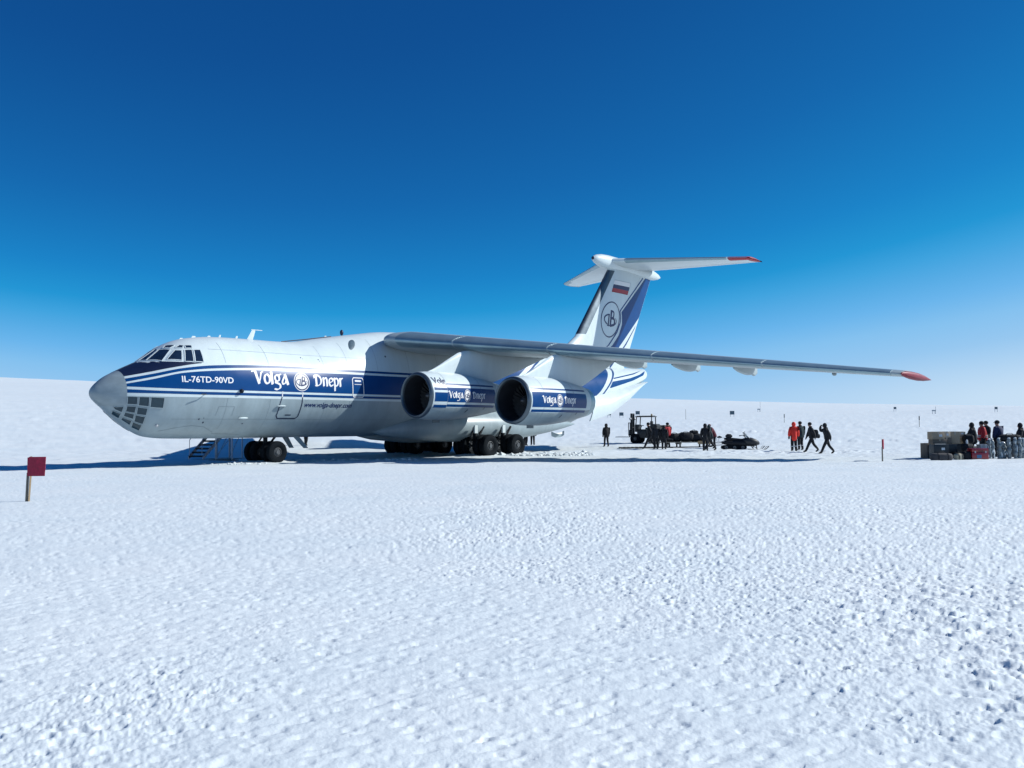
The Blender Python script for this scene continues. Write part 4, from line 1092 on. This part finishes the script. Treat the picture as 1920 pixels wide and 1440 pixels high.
HD = PI   # facing left in the view is heading pi, away from the camera is pi/2
pe = [
 person(7.14, 66.57, 1.74, 1.9, 'step', 'blk', 'person in dark clothes walking alone between the aircraft tail and the forklift', head='hood'),
 person(9.78, 62.3, 1.86, 3.0, 'walk', 'blk', 'dark clothed person striding past in front of the forklift mast', head='hat'),
 person(10.06, 61.4, 1.74, 1.6, 'stand', 'char', 'person in dark jacket standing at the right edge of the forklift', head='hood'),
 person(10.60, 61.3, 1.68, 1.2, 'stand', 'blk', 'dark hooded person standing in front of the red jacketed one by the sled', head='hood'),
 person(11.40, 64.2, 1.84, 2.2, 'stand', 'redc', 'person in red jacket half hidden behind a dark figure at the sled', head='hat', headmat='blk'),
 person(12.60, 57.2, 1.76, 1.3, 'stand', 'blk', 'person in black parka standing at the right end of the loaded sled', head='hood', long=True),
 person(13.12, 58.1, 1.70, 3.0, 'walk', 'teal', 'person in dark teal jacket striding behind the black parka at the sled', head='hood'),
 person(14.30, 61.9, 1.70, 2.9, 'bend', 'maroon', 'stooping person in maroon jacket between the sled and the snowmobile', head='hat', headmat='maroon'),
 person(17.97, 55.9, 1.86, 1.5, 'stand', 'orange', 'person in bright orange red hooded parka seen from behind', head='hood', tape=True, long=True, bulk=1.12),
 person(18.72, 56.9, 1.88, 1.9, 'stand', 'teal', 'dark clothed person standing just behind the orange red parka', head='hat', headmat='blk', tape=True),
 person(18.10, 52.97, 1.80, 3.05, 'walk', 'blk', 'walking person in dark clothes with a small backpack', head='hat', headmat='blk'),
 person(18.20, 50.65, 1.77, 3.05, 'look', 'char', 'walking person in dark hooded jacket shading the eyes with one hand', head='hood'),
 person(23.25, 44.3, 1.72, 2.6, 'front', 'blk', 'black jacketed person with back turned, leftmost behind the luggage pile', head='hood', long=True, bulk=1.3),
 person(24.10, 44.9, 1.80, 2.9, 'stand', 'redc', 'person in red jacket with pale reflective hem behind the luggage pile', head='hat', headmat='blk', bulk=1.2),
 person(25.02, 46.2, 1.78, 3.3, 'front', 'blk', 'dark figure mostly hidden between the red and the blue jackets', head='hat', headmat='blk'),
 person(24.62, 44.4, 1.83, 2.2, 'stand', 'bluec', 'broad person in navy blue jacket and brimmed cap behind the wrapped rolls', head='cap', headmat='blk', long=True, bulk=1.32),
 person(26.05, 44.9, 1.70, 2.6, 'stand', 'blk', 'dark jacketed person cut by the right edge of the picture', head='hood', bulk=1.25),
 person(-15.85, 67.2, 1.75, 1.2, 'step', 'blk', 'person in dark clothes whose legs show under the fuselage', head='hat'),
 person(1.05, 69.5, 1.75, .8, 'stand', 'blk', 'person in dark clothes standing behind the rear main wheels, the left one', head='hat'),
 person(1.62, 69.9, 1.72, 1.6, 'stand', 'char', 'person in charcoal jacket behind the rear main wheels, nearer the tail', head='hat'),
]
# reflective hem on the red jacket
b = MB()
for zz in (1.02, 1.10): b.lathe([(zz-.018, .255), (zz+.018, .252)], ax='Z', n=20)
b.build('reflective_band', M['reflect'], pe[13])
# backpack carried by the walker
bp = thing('backpack', 'small dark backpack on the back of the walking person', 'backpack', (18.36, 52.95, 1.16), 0)
b = MB(); b.ell((0, 0, 0), (.13, .17, .26), 14, 10, p=.6); b.build('pack', M['char'], bp); b = MB(); b.ell((.14, 0, -.14), (.09, .13, .13), 12, 8, p=.7); b.build('pocket', M['char'], bp)
b = MB()
for q in (-.1, .1): b.tube([(-.05, q, .24), (-.22, q, .26), (-.34, q, .05), (-.10, q, -.2)], .018, 6)
b.build('strap', M['blk'], bp)

# ---- marker flags
def flag_post(x, y, label, h, fw, fh, face, thick):
    z = gz(x, y)-.05; t = thing('marker_flag', label, 'flag', (x, y, z), face, 'red flags marking the runway edge')
    b = MB(); b.tube([(-.045, .0, 0), (-.02, 0, h*.66+.02)], .032, 4); b.build('post', M['wood'], t, 20)
    b = MB(); b.tube([(.010, 0, 0), (.045, 0, h*.62), (.05, 0, h+.04)], .024, 4); b.build('stake', M['tan'], t, 20)
    b = MB(); n = 9; rr = []
    for i in range(n):
        u = i/(n-1); xx = .0+fw*u; yy = -.04-.025*math.sin(u*5.5)*u
        rr.append([(xx, yy-thick/2, h-fh), (xx+.012, yy-thick/2, h-fh*.5), (xx+.02, yy-thick/2, h+.03), (xx+.02, yy+thick/2, h+.03), (xx+.012, yy+thick/2, h-fh*.5), (xx, yy+thick/2, h-fh)])
    b.rings(rr); b.build('flag', M['flagred'], t, 40)
    b = MB(); b.box((.01, -.02, h-fh*.5+.015), (.05, .05, fh)); b.build('flag_sleeve', M['flagred'], t)
    return t
flag_post(-11.33, 20.55, 'square dark red flag on a short wooden stake in the left foreground', 1.07, .385, .42, 0, .012)
flag_post(16.99, 40.26, 'narrow red flag seen edge on, on a stake left of the luggage pile', 1.03, .36, .42, 1.05, .012)

# ---- far runway markers
def far_board(x, y, w, label):
    z = gz(x, y)-.05; t = thing('marker_board', label, 'marker', (x, y, z), 0, 'dark boards along the far edge of the runway')
    b = MB(); b.box((0, 0, .78), (w, .04, w*.8)); b.build('board', M['board'], t)
    for q in (-.4, .4):
        b = MB(); b.box((q*w, .04, .40), (.05, .05, .8)); b.build('leg', M['steel'], t)
for x, y, w, l in ((17.7, 160, .75, 'far dark board nearest the aircraft tail'), (19.6, 157, .75, 'second far dark board, just right of the aircraft tail'),
                   (23.6, 164.5, .8, 'far dark board standing above the forklift roof'), (39.1, 155.5, .8, 'far dark board above the snowmobile'),
                   (71.8, 164, .5, 'small far dark board above the bare snow right of the walkers'), (81.9, 148, .5, 'small far dark board above the people at the luggage pile')):
    far_board(x, y, w, l)
def mast(x, y, h, label):
    z = gz(x, y)-.05; t = thing('weather_mast', label, 'mast', (x, y, z), 0, 'thin instrument masts on the far snow')
    b = MB(); b.tube([(0.1, 0, 0), (0.1, 0, h)], .03, 6); b.build('pole', M['steel'], t)
    b = MB(); b.box((-.2, 0, .62), (.55, .3, .22)); b.build('box', M['steel'], t)
    for q in (-.42, -.02):
        c = MB(); c.box((q, 0, .26), (.05, .05, .52)); c.build('leg', M['steel'], t)
mast(52.1, 184, 2.2, 'thin mast with a pale box at its foot, above the orange red parka')
mast(71.7, 148.3, 1.3, 'thin mast with a pale box above the right hand red flag')
for x, y, h, fl, l in ((29.0, 146.2, 1.7, 0, 'bare thin pole in the snow above the loaded sled'), (38.3, 123.2, 1.2, .5, 'thin pole with a dark tip above the walkers'), (45.9, 98.7, 1.3, .45, 'thin pole with a dark top left of the cardboard boxes')):
    t = thing('marker_pole', l, 'pole', (x, y, gz(x, y)-.05), 0, 'thin poles standing in the far snow')
    b = MB(); b.tube([(0, 0, 0), (.01, 0, h)], .028, 6); b.build('pole', M['wood'], t)
    if fl: b = MB(); b.tube([(.01, 0, h-fl), (.01, 0, h+.01)], .055, 8); b.build('marker_sleeve', M['char'], t)

# ---- forklift
fk = thing('forklift', 'dark forklift truck with mast and roll cage parked near the tail', 'forklift', (10.85, 72.2, gz(10.85, 72.2)-.04), PI-.50)
b = MB(); b.box((-.35, 0, .78), (1.5, 1.15, .62)); b.box((-1.0, 0, .85), (.55, 1.2, .85)); b.box((.1, 0, 1.12), (.5, .9, .14)); b.box((.50, 0, 1.28), (.22, 1.0, .62)); b.box((-1.02, 0, 1.42), (.40, 1.05, .40)); b.build('body', M['fork'], fk, bevel=.05)
first = None
for (wx, wy, r) in ((.55, .55, .42), (.55, -.55, .42), (-.85, .52, .34), (-.85, -.52, .34)):
    o = wheel_mesh(r, .28).build('wheel', [M['tyre'], M['hub']], fk, 30, loc=(wx, wy, r))
for s in (-1, 1):
    b = MB(); b.box((.98, .24*s, 1.30), (.16, .11, 2.35)); b.build('mast_rail', M['fork'], fk, bevel=.01)
    b = MB(); b.box((1.75, .30*s, .56), (1.25, .12, .05)); b.box((1.13, .30*s, .85), (.06, .12, .6)); b.build('fork', M['darkmetal'], fk)
b = MB()
for zz in (.62, 1.35, 2.46): b.box((.98, 0, zz), (.12, .6, .09))
b.build('mast_crossbar', M['fork'], fk)
b = MB()
for q in (-.55, -.2, .2, .55): b.box((1.12, q, 1.22), (.05, .05, 1.05))
b.box((1.12, 0, 1.72), (.05, 1.15, .06)); b.box((1.12, 0, .72), (.06, 1.15, .10)); b.build('load_backrest', M['fork'], fk)
for sx, sy in ((.55, .5), (.55, -.5), (-.85, .5), (-.85, -.5)):
    b = MB(); b.tube([(sx, sy, 1.05), (sx-.1*(sx > 0), sy*.95, 2.18)], .045, 8); b.build('cage_post', M['fork'], fk)
b = MB(); b.box((-.2, 0, 2.22), (1.5, 1.05, .07)); 
for q in np.linspace(-.8, .4, 6): b.box((q, 0, 2.28), (.05, 1.0, .05))
b.build('overhead_guard', M['fork'], fk)
b = MB(); b.box((-.45, 0, 1.25), (.5, .5, .14)); b.box((-.68, 0, 1.55), (.12, .48, .6)); b.build('seat', M['black'], fk, bevel=.04)
b = MB(); b.tube([(.32, 0, 1.15), (.18, 0, 1.48)], .03, 6); b.lathe([(1.46, .17), (1.49, .19), (1.52, .17), (1.49, .15), (1.46, .17)], o=(.18, 0, 0), ax='Z', n=18); b.build('steering_wheel', M['black'], fk)
for s in (-1, 1):
    b = MB(); b.ell((.98, .5*s, 2.05), (.09, .11, .11), 12, 8); b.build('headlight', M['steel'], fk)
b = MB(); b.ell((-.85, .45, 2.35), (.08, .08, .1), 10, 8); b.build('beacon', M['tan'], fk)
cb = thing('wooden_crate', 'light brown wooden crate standing behind the people near the forklift', 'crate', (12.75, 73.2, gz(12.75, 73.2)+.55), .1)
b = MB(); b.box((0, 0, .45), (.75, .7, .9)); b.build('side_panel', M['tan'], cb, bevel=.01)
b = MB()
for zz in (.08, .45, .82): b.box((0, -.36, zz), (.78, .03, .09))
b.build('batten', M['card'], cb)
st = thing('steel_trestle', 'dark low trestle carrying the light brown crate by the forklift', 'trestle', (12.75, 73.2, gz(12.75, 73.2)-.05), .1)
b = MB(); b.box((0, 0, .56), (1.0, .8, .06)); b.build('top', M['fork'], st)
for sx in (-.4, .4):
    for sy in (-.3, .3):
        b = MB(); b.box((sx, sy, .27), (.07, .07, .54)); b.build('leg', M['fork'], st)

# ---- pallet lying on the snow
pl = thing('pallet', 'long dark slatted pallet lying flat on the snow before the forklift', 'pallet', (9.05, 63.4, gz(9.05, 63.4)-.01), .04)
for q in (-.45, .45): b = MB(); b.box((0, q, .05), (2.6, .10, .09)); b.build('bearer', M['wood'], pl)
for i in range(9): b = MB(); b.box((-1.2+.3*i, 0, .115), (.16, 1.1, .03)); b.build('slat', M['wood'], pl)

# ---- freight sled with bags
sx0, sy0 = 12.3, 64.4; sz0 = gz(sx0, sy0)-.02
sl = thing('cargo_sled', 'long timber freight sled on runners loaded with dark bags', 'sled', (sx0, sy0, sz0), .03)
for i in range(8): b = MB(); b.box((0, -.66+.19*i, .42), (4.2, .175, .06)); b.build('plank', M['deck'], sl)
for q in (-1.7, -.1, 1.6): b = MB(); b.box((q, 0, .33), (.14, 1.45, .12)); b.build('crossbeam', M['deck'], sl)
for s in (-1, 1):
    b = MB(); b.tube([(-2.1, .55*s, .03), (1.9, .55*s, .03), (2.25, .55*s, .12), (2.4, .55*s, .28)], .05, 8); b.build('runner', M['black'], sl)
    for q in (-1.7, -.1, 1.6): b = MB(); b.box((q, .55*s, .16), (.10, .08, .26)); b.build('strut', M['black'], sl)
b = MB(); b.box((1.62, -.79, .40), (.95, .05, .22)); b.build('end_board', M['tan'], sl)
b = MB(); b.tube([(2.1, 0, .38), (2.9, 0, .34), (3.3, 0, .40)], .03, 6); b.build('drawbar', M['black'], sl)
def bag(name, label, loc, d, rz, m, cat='bag', group=None, p=.65, strap=True):
    t = thing(name, label, cat, loc, rz, group)
    b = MB(); b.ell((0, 0, d[2]/2), (d[0]/2, d[1]/2, d[2]/2), 22, 14, p=p, jit=.022); b.build('bag_body', m, t, 60)
    if strap:
        b = MB()
        for q in (-.22, .22):
            rr = []
            for k in range(20):
                a = 2*PI*k/20; c, s_ = math.cos(a), math.sin(a); e = lambda v: math.copysign(abs(v)**p, v)
                y, z = e(c)*d[1]/2*1.03, d[2]/2+e(s_)*d[2]/2*1.03
                rr.append([(q*d[0]-.025, y, z), (q*d[0]+.025, y, z)])
            b.rings(rr+[rr[0]], False, closed=False)
        b.build('strap', M['black'], t, 60)
        b = MB(); b.tube([(-.16*d[0], 0, d[2]), (-.1*d[0], 0, d[2]+.05), (.1*d[0], 0, d[2]+.05), (.16*d[0], 0, d[2])], .014, 6); b.build('handle', M['black'], t)
    return t
g = 'dark bags loaded on the sled'
for dx, dy, dz, d, rz, lab in ((-.95, -.1, .45, (.95, 1.0, .30), .1, 'flat dark bag at the low left end of the sled load'), (-.35, .1, .45, (1.1, 1.1, .62), .3, 'big dark bag in the left middle of the sled load'),
        (.45, 0, .45, (1.1, 1.1, .70), .1, 'tall dark bag in the middle of the sled load'), (1.15, .05, .45, (.85, 1.0, .62), 1.4, 'dark bag at the right end of the sled load'),
        (1.05, 0, 1.00, (.62, .55, .28), .2, 'small rounded dark bag on top of the sled load'), (1.62, -.25, .45, (.5, .6, .36), .7, 'small dark bag at the far right edge of the sled load')):
    bag('cargo_bag', lab, (sx0+dx, sy0+dy, sz0+dz), d, rz, random.choice([M['blk'], M['char'], M['trou']]), group=g)

# ---- snowmobile
sm = thing('snowmobile', 'dark snowmobile with clear windscreen facing right, parked ahead of the sled', 'snowmobile', (15.72, 59.8, gz(15.72, 59.8)-.03), .05)
def hull(sec, nm, m, par, n=16, e=.7):
    b = MB(); sg = lambda v: math.copysign(abs(v)**e, v)
    b.rings([[(x, w*sg(math.cos(2*PI*k/n)), zc+hh*sg(math.sin(2*PI*k/n))) for k in range(n)] for x, w, zc, hh in sec]); return b.build(nm, m, par, 50)
hull([(-.05, .20, .62, .14), (.2, .36, .60, .24), (.55, .40, .58, .27), (.85, .34, .53, .22), (1.08, .20, .47, .13), (1.16, .06, .44, .05)], 'cowl', M['fork'], sm)
hull([(-1.42, .18, .52, .10), (-1.2, .25, .52, .16), (-.6, .26, .50, .18), (.0, .30, .48, .20), (.6, .34, .42, .18), (.95, .20, .38, .10)], 'chassis', M['black'], sm)
hull([(-1.25, .16, .76, .06), (-1.1, .19, .78, .10), (-.6, .19, .74, .09), (-.2, .18, .70, .08), (.05, .15, .70, .07)], 'seat', M['black'], sm)
hull([(-1.15, .17, .95, .05), (-1.05, .20, .96, .14), (-.85, .20, .96, .14), (-.75, .16, .95, .06)], 'rear_bag', M['char'], sm)
b = MB(); n = 26; rr = []
for k in range(n):
    a = 2*PI*k/n; xx = -.62+.85*math.copysign(abs(math.cos(a))**.5, math.cos(a)); zz = .19+.16*math.copysign(abs(math.sin(a))**.7, math.sin(a)); o_ = .02*(k % 2); rr.append([(xx, -.19, zz+o_*math.sin(a)), (xx, .19, zz+o_*math.sin(a))])
b.rings(rr+[rr[0]], False, closed=False); b.add([p[0] for p in rr], [tuple(range(n))]); b.add([p[1] for p in rr], [tuple(range(n))]); b.build('track', M['tyre'], sm, 30)
for q in (-1.2, -.62, -.05):
    b = MB(); b.lathe([(-.21, .03), (-.21, .11), (.21, .11), (.21, .03)], o=(q, 0, .18), ax='Y', n=14); b.build('track_wheel', M['hub'], sm)
for s in (-1, 1):
    b = MB(); rr = []
    for x, z in ((.25, .035), (.6, .02), (1.2, .02), (1.45, .05), (1.58, .14), (1.66, .24)): rr.append([(x, .42*s-.07, z), (x, .42*s+.07, z), (x, .42*s+.07, z+.025), (x, .42*s-.07, z+.025)])
    b.rings(rr); b.tube([(1.35, .42*s, .06), (1.5, .42*s, .25), (1.64, .42*s, .24)], .014, 6); b.build('ski', M['black'], sm, 30)
    b = MB(); b.tube([(.85, .42*s, .04), (.80, .34*s, .42)], .035, 8); b.tube([(.82, .40*s, .12), (.6, .22*s, .30)], .02, 6); b.build('suspension_leg', M['black'], sm)
b = MB(); rr = []
for t in np.linspace(-1, 1, 9): rr.append([(.50-.10*t*t, .30*t, .80), (.36-.12*t*t, .27*t, .98), (.18-.12*t*t, .20*t, 1.27-.10*t*t), (.17-.12*t*t, .20*t, 1.27-.10*t*t), (.35-.12*t*t, .27*t, .98), (.49-.10*t*t, .30*t, .80)])
b.rings(rr); b.build('windscreen', M['screen'], sm, 60)
b = MB(); b.tube([(.22, 0, .78), (.10, 0, 1.0)], .03, 8); b.tube([(.0, -.36, .98), (.10, -.15, 1.02), (.10, .15, 1.02), (.0, .36, .98)], .02, 8); b.build('handlebar', M['black'], sm)
for s in (-1, 1): b = MB(); b.tube([(.0, .36*s, .98), (-.10, .46*s, .96)], .03, 8); b.build('grip', M['black'], sm)
b = MB(); b.ell((.98, 0, .60), (.10, .16, .06), 12, 6); b.build('headlight', M['noseglass'], sm)
b = MB()
for zz in (.60, .84):
    b.tube([(-1.35, -.24, zz), (-1.72, -.24, zz), (-1.72, .24, zz), (-1.35, .24, zz)], .016, 6)
for q in (-.24, .24): b.tube([(-1.72, q, .60), (-1.72, q, .84)], .016, 6)
b.build('rear_rack', M['steel'], sm)
hull([(-1.72, .16, .88, .05), (-1.6, .18, .89, .09), (-1.48, .16, .88, .05)], 'rack_box', M['black'], sm)
b = MB(); b.tube([(-1.4, 0, .36), (-2.0, 0, .34), (-2.35, 0, .30)], .025, 6); b.build('tow_bar', M['black'], sm)

# ---- luggage pile at the right
def carton(x, y, z, d, rz, label, m='card', lab=False, group='cardboard boxes in the luggage pile', cat='box', name='cardboard_box'):
    t = thing(name, label, cat, (x, y, z), rz, group)
    b = MB(); b.box((0, 0, d[2]/2), d, taper=random.uniform(.97, 1.0)); b.build('carton', M[m], t, bevel=.012)
    if m.startswith('card'):
        b = MB(); b.box((0, -d[1]/2-.001, d[2]*.86), (.06, .006, d[2]*.26)); b.box((0, 0, d[2]+.001), (.06, d[1]*.96, .006)); b.build('tape', M['tape'], t)
        b = MB(); b.box((0, -.002, d[2]+.002), (d[0]*.9, .010, .008)); b.build('flap_edge', M['card3'], t)
    if lab: b = MB(); b.box((d[0]*lab, -d[1]/2-.003, d[2]*.5), (min(.16, d[0]*.3), .006, min(.11, d[2]*.35))); b.build('label', M['paper'], t)
    return t
carton(20.52, 43.3, -.02, (.50, .45, .78), .35, 'tall dark brown box standing alone at the left end of the luggage pile', 'card3')
carton(20.36, 41.8, -.02, (.74, .5, .32), .06, 'dark flat case at the base of the luggage pile, left', 'case', group='dark cases under the cardboard boxes', cat='case', name='storage_case')
carton(20.36, 41.85, .30, (.72, .5, .43), .0, 'dark case with a pale label below the left cardboard boxes', 'case', .12, group='dark cases under the cardboard boxes', cat='case', name='storage_case')
carton(20.96, 42.5, -.02, (.74, .55, .36), -.05, 'dark case at the base in the middle of the pile', 'case', group='dark cases under the cardboard boxes', cat='case', name='storage_case')
carton(21.00, 42.3, .34, (.70, .5, .38), -.04, 'dark case under the middle cardboard boxes', 'case', group='dark cases under the cardboard boxes', cat='case', name='storage_case')
carton(20.72, 42.7, .73, (.70, .45, .22), .03, 'low brown box under the labelled top box', 'card3')
carton(20.62, 42.65, .953, (.62, .45, .37), .10, 'top left brown box with a pale label on its front', 'card', .18)
carton(21.18, 42.9, .73, (.48, .42, .30), -.06, 'brown box in the middle of the upper layer, underneath', 'card3')
carton(21.16, 42.85, 1.035, (.36, .36, .29), .12, 'small pale box in the middle of the top layer', 'card2', .05)
carton(21.62, 42.95, .73, (.48, .42, .59), -.08, 'tall brown box at the right of the top layer', 'card')
carton(22.06, 43.25, .73, (.44, .40, .38), .10, 'brown box under the rightmost pale box', 'card')
carton(22.08, 43.25, 1.115, (.42, .38, .20), -.05, 'pale flat box, rightmost of the top layer', 'card2', .1)
carton(21.98, 43.3, -.02, (.9, .5, .75), .0, 'large dark case hidden at the back of the pile', 'case', group='dark cases under the cardboard boxes', cat='case', name='storage_case')
bag('duffel_bag', 'grey brown duffel bag lying in front of the luggage pile', (19.90, 40.7, -.03), (1.02, .42, .38), .05, M['duffel'], p=.55)
b = bag('kit_bag', 'small pale beige bag on the snow beside the grey duffel', (20.96, 41.2, -.03), (.42, .34, .34), .2, M['beige'], group=None)
bag('rucksack', 'dark rucksack between the beige bag and the red case', (21.36, 41.3, -.03), (.42, .36, .42), .1, M['blk'])
bag('soft_bag', 'dark soft bag on top of the rucksack beside the red case', (21.80, 42.0, .33), (.52, .45, .42), .3, M['char'])
bag('soft_bag', 'black bag on the upper right of the luggage pile', (22.30, 42.85, .72), (.50, .48, .46), -.2, M['blk'])
bag('soft_bag', 'black bag at the foot of the person leftmost behind the pile', (22.65, 43.3, -.02), (.7, .6, .62), .4, M['trou'])
rc = thing('red_case', 'glossy dark red hard case with a blue label in the luggage pile', 'case', (21.94, 41.35, -.03), .03)
b = MB(); b.box((0, 0, .20), (.80, .46, .38)); b.build('lower_shell', M['redcase'], rc, bevel=.04)
b = MB(); b.box((0, 0, .49), (.80, .46, .17)); b.build('lid', M['redcase'], rc, bevel=.04)
b = MB(); b.box((-.06, -.236, .19), (.22, .008, .15)); b.build('label', M['bluelab'], rc)
for q in (-.25, .25): b = MB(); b.box((q, -.24, .40), (.06, .03, .09)); b.build('latch', M['steel'], rc)
b = MB(); b.tube([(-.1, -.23, .46), (-.1, -.29, .44), (.1, -.29, .44), (.1, -.23, .46)], .014, 6); b.build('handle', M['black'], rc)
cn = thing('metal_box', 'low pale metal box on the snow behind the red case', 'box', (22.56, 42.0, -.02), .05)
b = MB(); b.box((0, 0, .34), (.46, .36, .70)); b.build('box_body', M['steel'], cn, bevel=.02); b = MB(); b.box((0, 0, .71), (.48, .38, .05)); b.build('lid', M['steel'], cn, bevel=.01)
bt = thing('white_canister', 'small white canister standing on the dark bags', 'canister', (21.76, 41.95, .74), 0)
b = MB(); b.lathe([(0, .001), (0, .05), (.16, .05), (.19, .02), (.21, .02), (.21, .001)], ax='Z', n=14); b.build('canister_body', M['paper'], bt)
lb = bag('long_bag', 'long black bag lying across the gear behind the wrapped rolls', (24.92, 43.9, .80), (1.10, .45, .36), .03, M['blk'])
carton(24.92, 43.95, -.02, (1.0, .6, .84), .02, 'dark case carrying the long black bag', 'case', group='dark cases under the cardboard boxes', cat='case', name='storage_case')
def roll(x, y, h, r, lean, label):
    t = thing('wrapped_roll', label, 'roll', (x, y, gz(x, y)-.03), random.uniform(0, 6), 'upright grey wrapped rolls at the right')
    b = MB(); rr = []; n = 14; ph = random.uniform(0, 6)
    for q in np.linspace(0, 1, 18):
        a = r*(1+.20*math.sin(q*22+ph)+.12*math.sin(q*53+2*ph))*(1 if q < .9 else 1-5*(q-.9)); rr.append([(lean*q*h+.02*math.sin(q*9+ph)+a*math.cos(2*PI*k/n)*random.uniform(.92, 1.08), a*math.sin(2*PI*k/n)*random.uniform(.92, 1.08), h*q) for k in range(n)])
    b.rings(rr); b.build('roll_body', M['wrap'], t, 60)
    b = MB(); b.ell((lean*h, 0, h+.0), (r*.8, r*.8, .035), 10, 6); b.build('snow_cap', M['snow'], t)
    c = MB(); q = random.uniform(.25, .7); c.lathe([(h*q-.012, r*1.2), (h*q+.012, r*1.2)], o=(lean*q*h, 0, 0), ax='Z', n=14); c.build('band', M['char'], t)
    c = MB()
    for k in range(5): a = random.uniform(2.4, 6.9); q = random.uniform(.05, .9); c.ell((lean*q*h+math.cos(a)*r, math.sin(a)*r, q*h), (r*.3, r*.3, random.uniform(.05, .14)), 7, 5)
    c.build('rime_patch', M['snow'], t)
    return t
ord_ = ('leftmost', 'second from the left', 'third from the left', 'fourth, short and broad', 'fifth from the left', 'sixth from the left', 'seventh from the left', 'last at the picture edge')
for (x, y, h, r, l), w_ in zip(((22.64, 41.6, 1.0, .075, .02), (22.94, 41.8, 1.0, .08, -.06), (23.35, 42.0, 1.02, .085, .03), (23.62, 42.2, .82, .13, .0), (23.80, 42.0, 1.02, .09, .05), (24.10, 42.0, 1.03, .08, .0), (24.30, 42.0, 1.02, .08, -.03), (24.56, 42.2, 1.0, .085, .04)), ord_):
    roll(x, y, h, r, l, 'upright grey wrapped roll beside the red case, '+w_)

# ---- boarding stairs on the far side of the nose
sx, sy = -16.95, 46.9; bs = thing('boarding_stairs', 'metal boarding stairs with open treads under the aircraft nose', 'stairs', (sx, sy, gz(sx, sy)-.04), -.45)
for s in (-1, 1):
    b = MB(); b.add([(s*.52-.03, 0, .10), (s*.52+.03, 0, .10), (s*.52+.03, 1.95, 1.75), (s*.52-.03, 1.95, 1.75), (s*.52-.03, 0, .30), (s*.52+.03, 0, .30), (s*.52+.03, 1.95, 1.95), (s*.52-.03, 1.95, 1.95)], [(0, 1, 2, 3), (4, 5, 6, 7), (0, 1, 5, 4), (1, 2, 6, 5), (2, 3, 7, 6), (3, 0, 4, 7)])
    b.build('stringer', M['steel'], bs)
    b = MB(); b.tube([(s*.45, 0, .3), (s*.45, 0, 1.15), (s*.45, 1.95, 2.8), (s*.45, 1.95, 1.9)], .02, 6); b.build('handrail', M['steel'], bs)
for i in range(8): b = MB(); b.box((0, .12+.235*i, .27+.2*i), (1.0, .27, .09)); b.build('tread', M['black'], bs)
b = MB(); b.box((0, 2.5, 1.82), (.95, 1.1, .06)); b.build('platform', M['darkmetal'], bs)
for q, yy in ((-.45, 2.0), (.45, 2.0), (-.45, 3.0), (.45, 3.0)): b = MB(); b.tube([(q, yy, 0), (q, yy, 1.82)], .03, 6); b.build('post', M['steel'], bs)
b = MB(); b.tube([(.45, 2.0, .1), (.45, 3.0, 1.7)], .018, 6); b.tube([(-.45, 2.0, .1), (-.45, 3.0, 1.7)], .018, 6); b.build('brace', M['steel'], bs)
b = MB(); b.box((0, 0.02, .06), (1.2, .12, .08)); b.box((.58, 1.5, .06), (.10, 3.1, .08)); b.box((-.58, 1.5, .06), (.10, 3.1, .08)); b.build('base_frame', M['darkmetal'], bs)
# ---- wheel chock planks and a prop beside the nose wheel
ck = thing('access_frame', 'slender pale metal frame standing right of the boarding stairs', 'frame', (-15.25, 46.3, gz(-15.25, 46.3)-.04), -.3)
for q in (-.5, .5): b = MB(); b.tube([(q, 0, 0), (q, 0, 1.5)], .032, 8); b.build('post', M['steel'], ck)
b = MB(); b.tube([(-.5, 0, .25), (.5, 0, 1.40)], .018, 6); b.tube([(-.5, 0, 1.48), (.5, 0, 1.48)], .02, 6); b.build('brace', M['steel'], ck)
b = MB(); b.box((0, 0, .06), (1.5, .5, .09)); b.build('base_board', M['wood'], ck)

# ---- broken snow thrown up along the main wheels
def berm():
    mb = MB(); base = bmesh.new(); bmesh.ops.create_icosphere(base, subdivisions=1, radius=1)
    bv = [v.co.copy() for v in base.verts]; bf = [tuple(v.index for v in f.verts) for f in base.faces]; base.free()
    def lump(x, y, r):
        sc = Vector((random.uniform(.8, 1.4), random.uniform(.8, 1.3), random.uniform(.5, .9)))*r; R = Matrix.Rotation(random.uniform(0, 6), 3, 'Z')
        z = gz(x, y)+r*.10
        mb.add([R @ Vector((v.x*sc.x*random.uniform(.8, 1.2), v.y*sc.y*random.uniform(.8, 1.2), v.z*sc.z*random.uniform(.8, 1.2)))+Vector((x, y, z)) for v in bv], bf)
    for i in range(900):
        t = random.random()**.9; x = -3.4+8.2*t; w_ = .35+1.5*sstep(.25, .7, np.array(t))
        y = 50.2+3.6*t+random.gauss(0, .42)*float(w_); r = abs(random.gauss(.05, .05))+.03
        if random.random() < .10: r *= 1.9
        lump(x, y, min(r, .24)*(1.0 if t > .25 else .6))
    for i in range(60): lump(-13.0+random.gauss(0, .7), 42.2+random.gauss(0, .35), abs(random.gauss(.03, .03))+.02)
    for i in range(130): lump(-9+random.uniform(-3, 4), 46.5+random.gauss(0, .5), abs(random.gauss(.03, .03))+.02)
    o = mb.build('snow_berm', M['snow'], None, 35); o['kind'] = 'stuff'
berm()
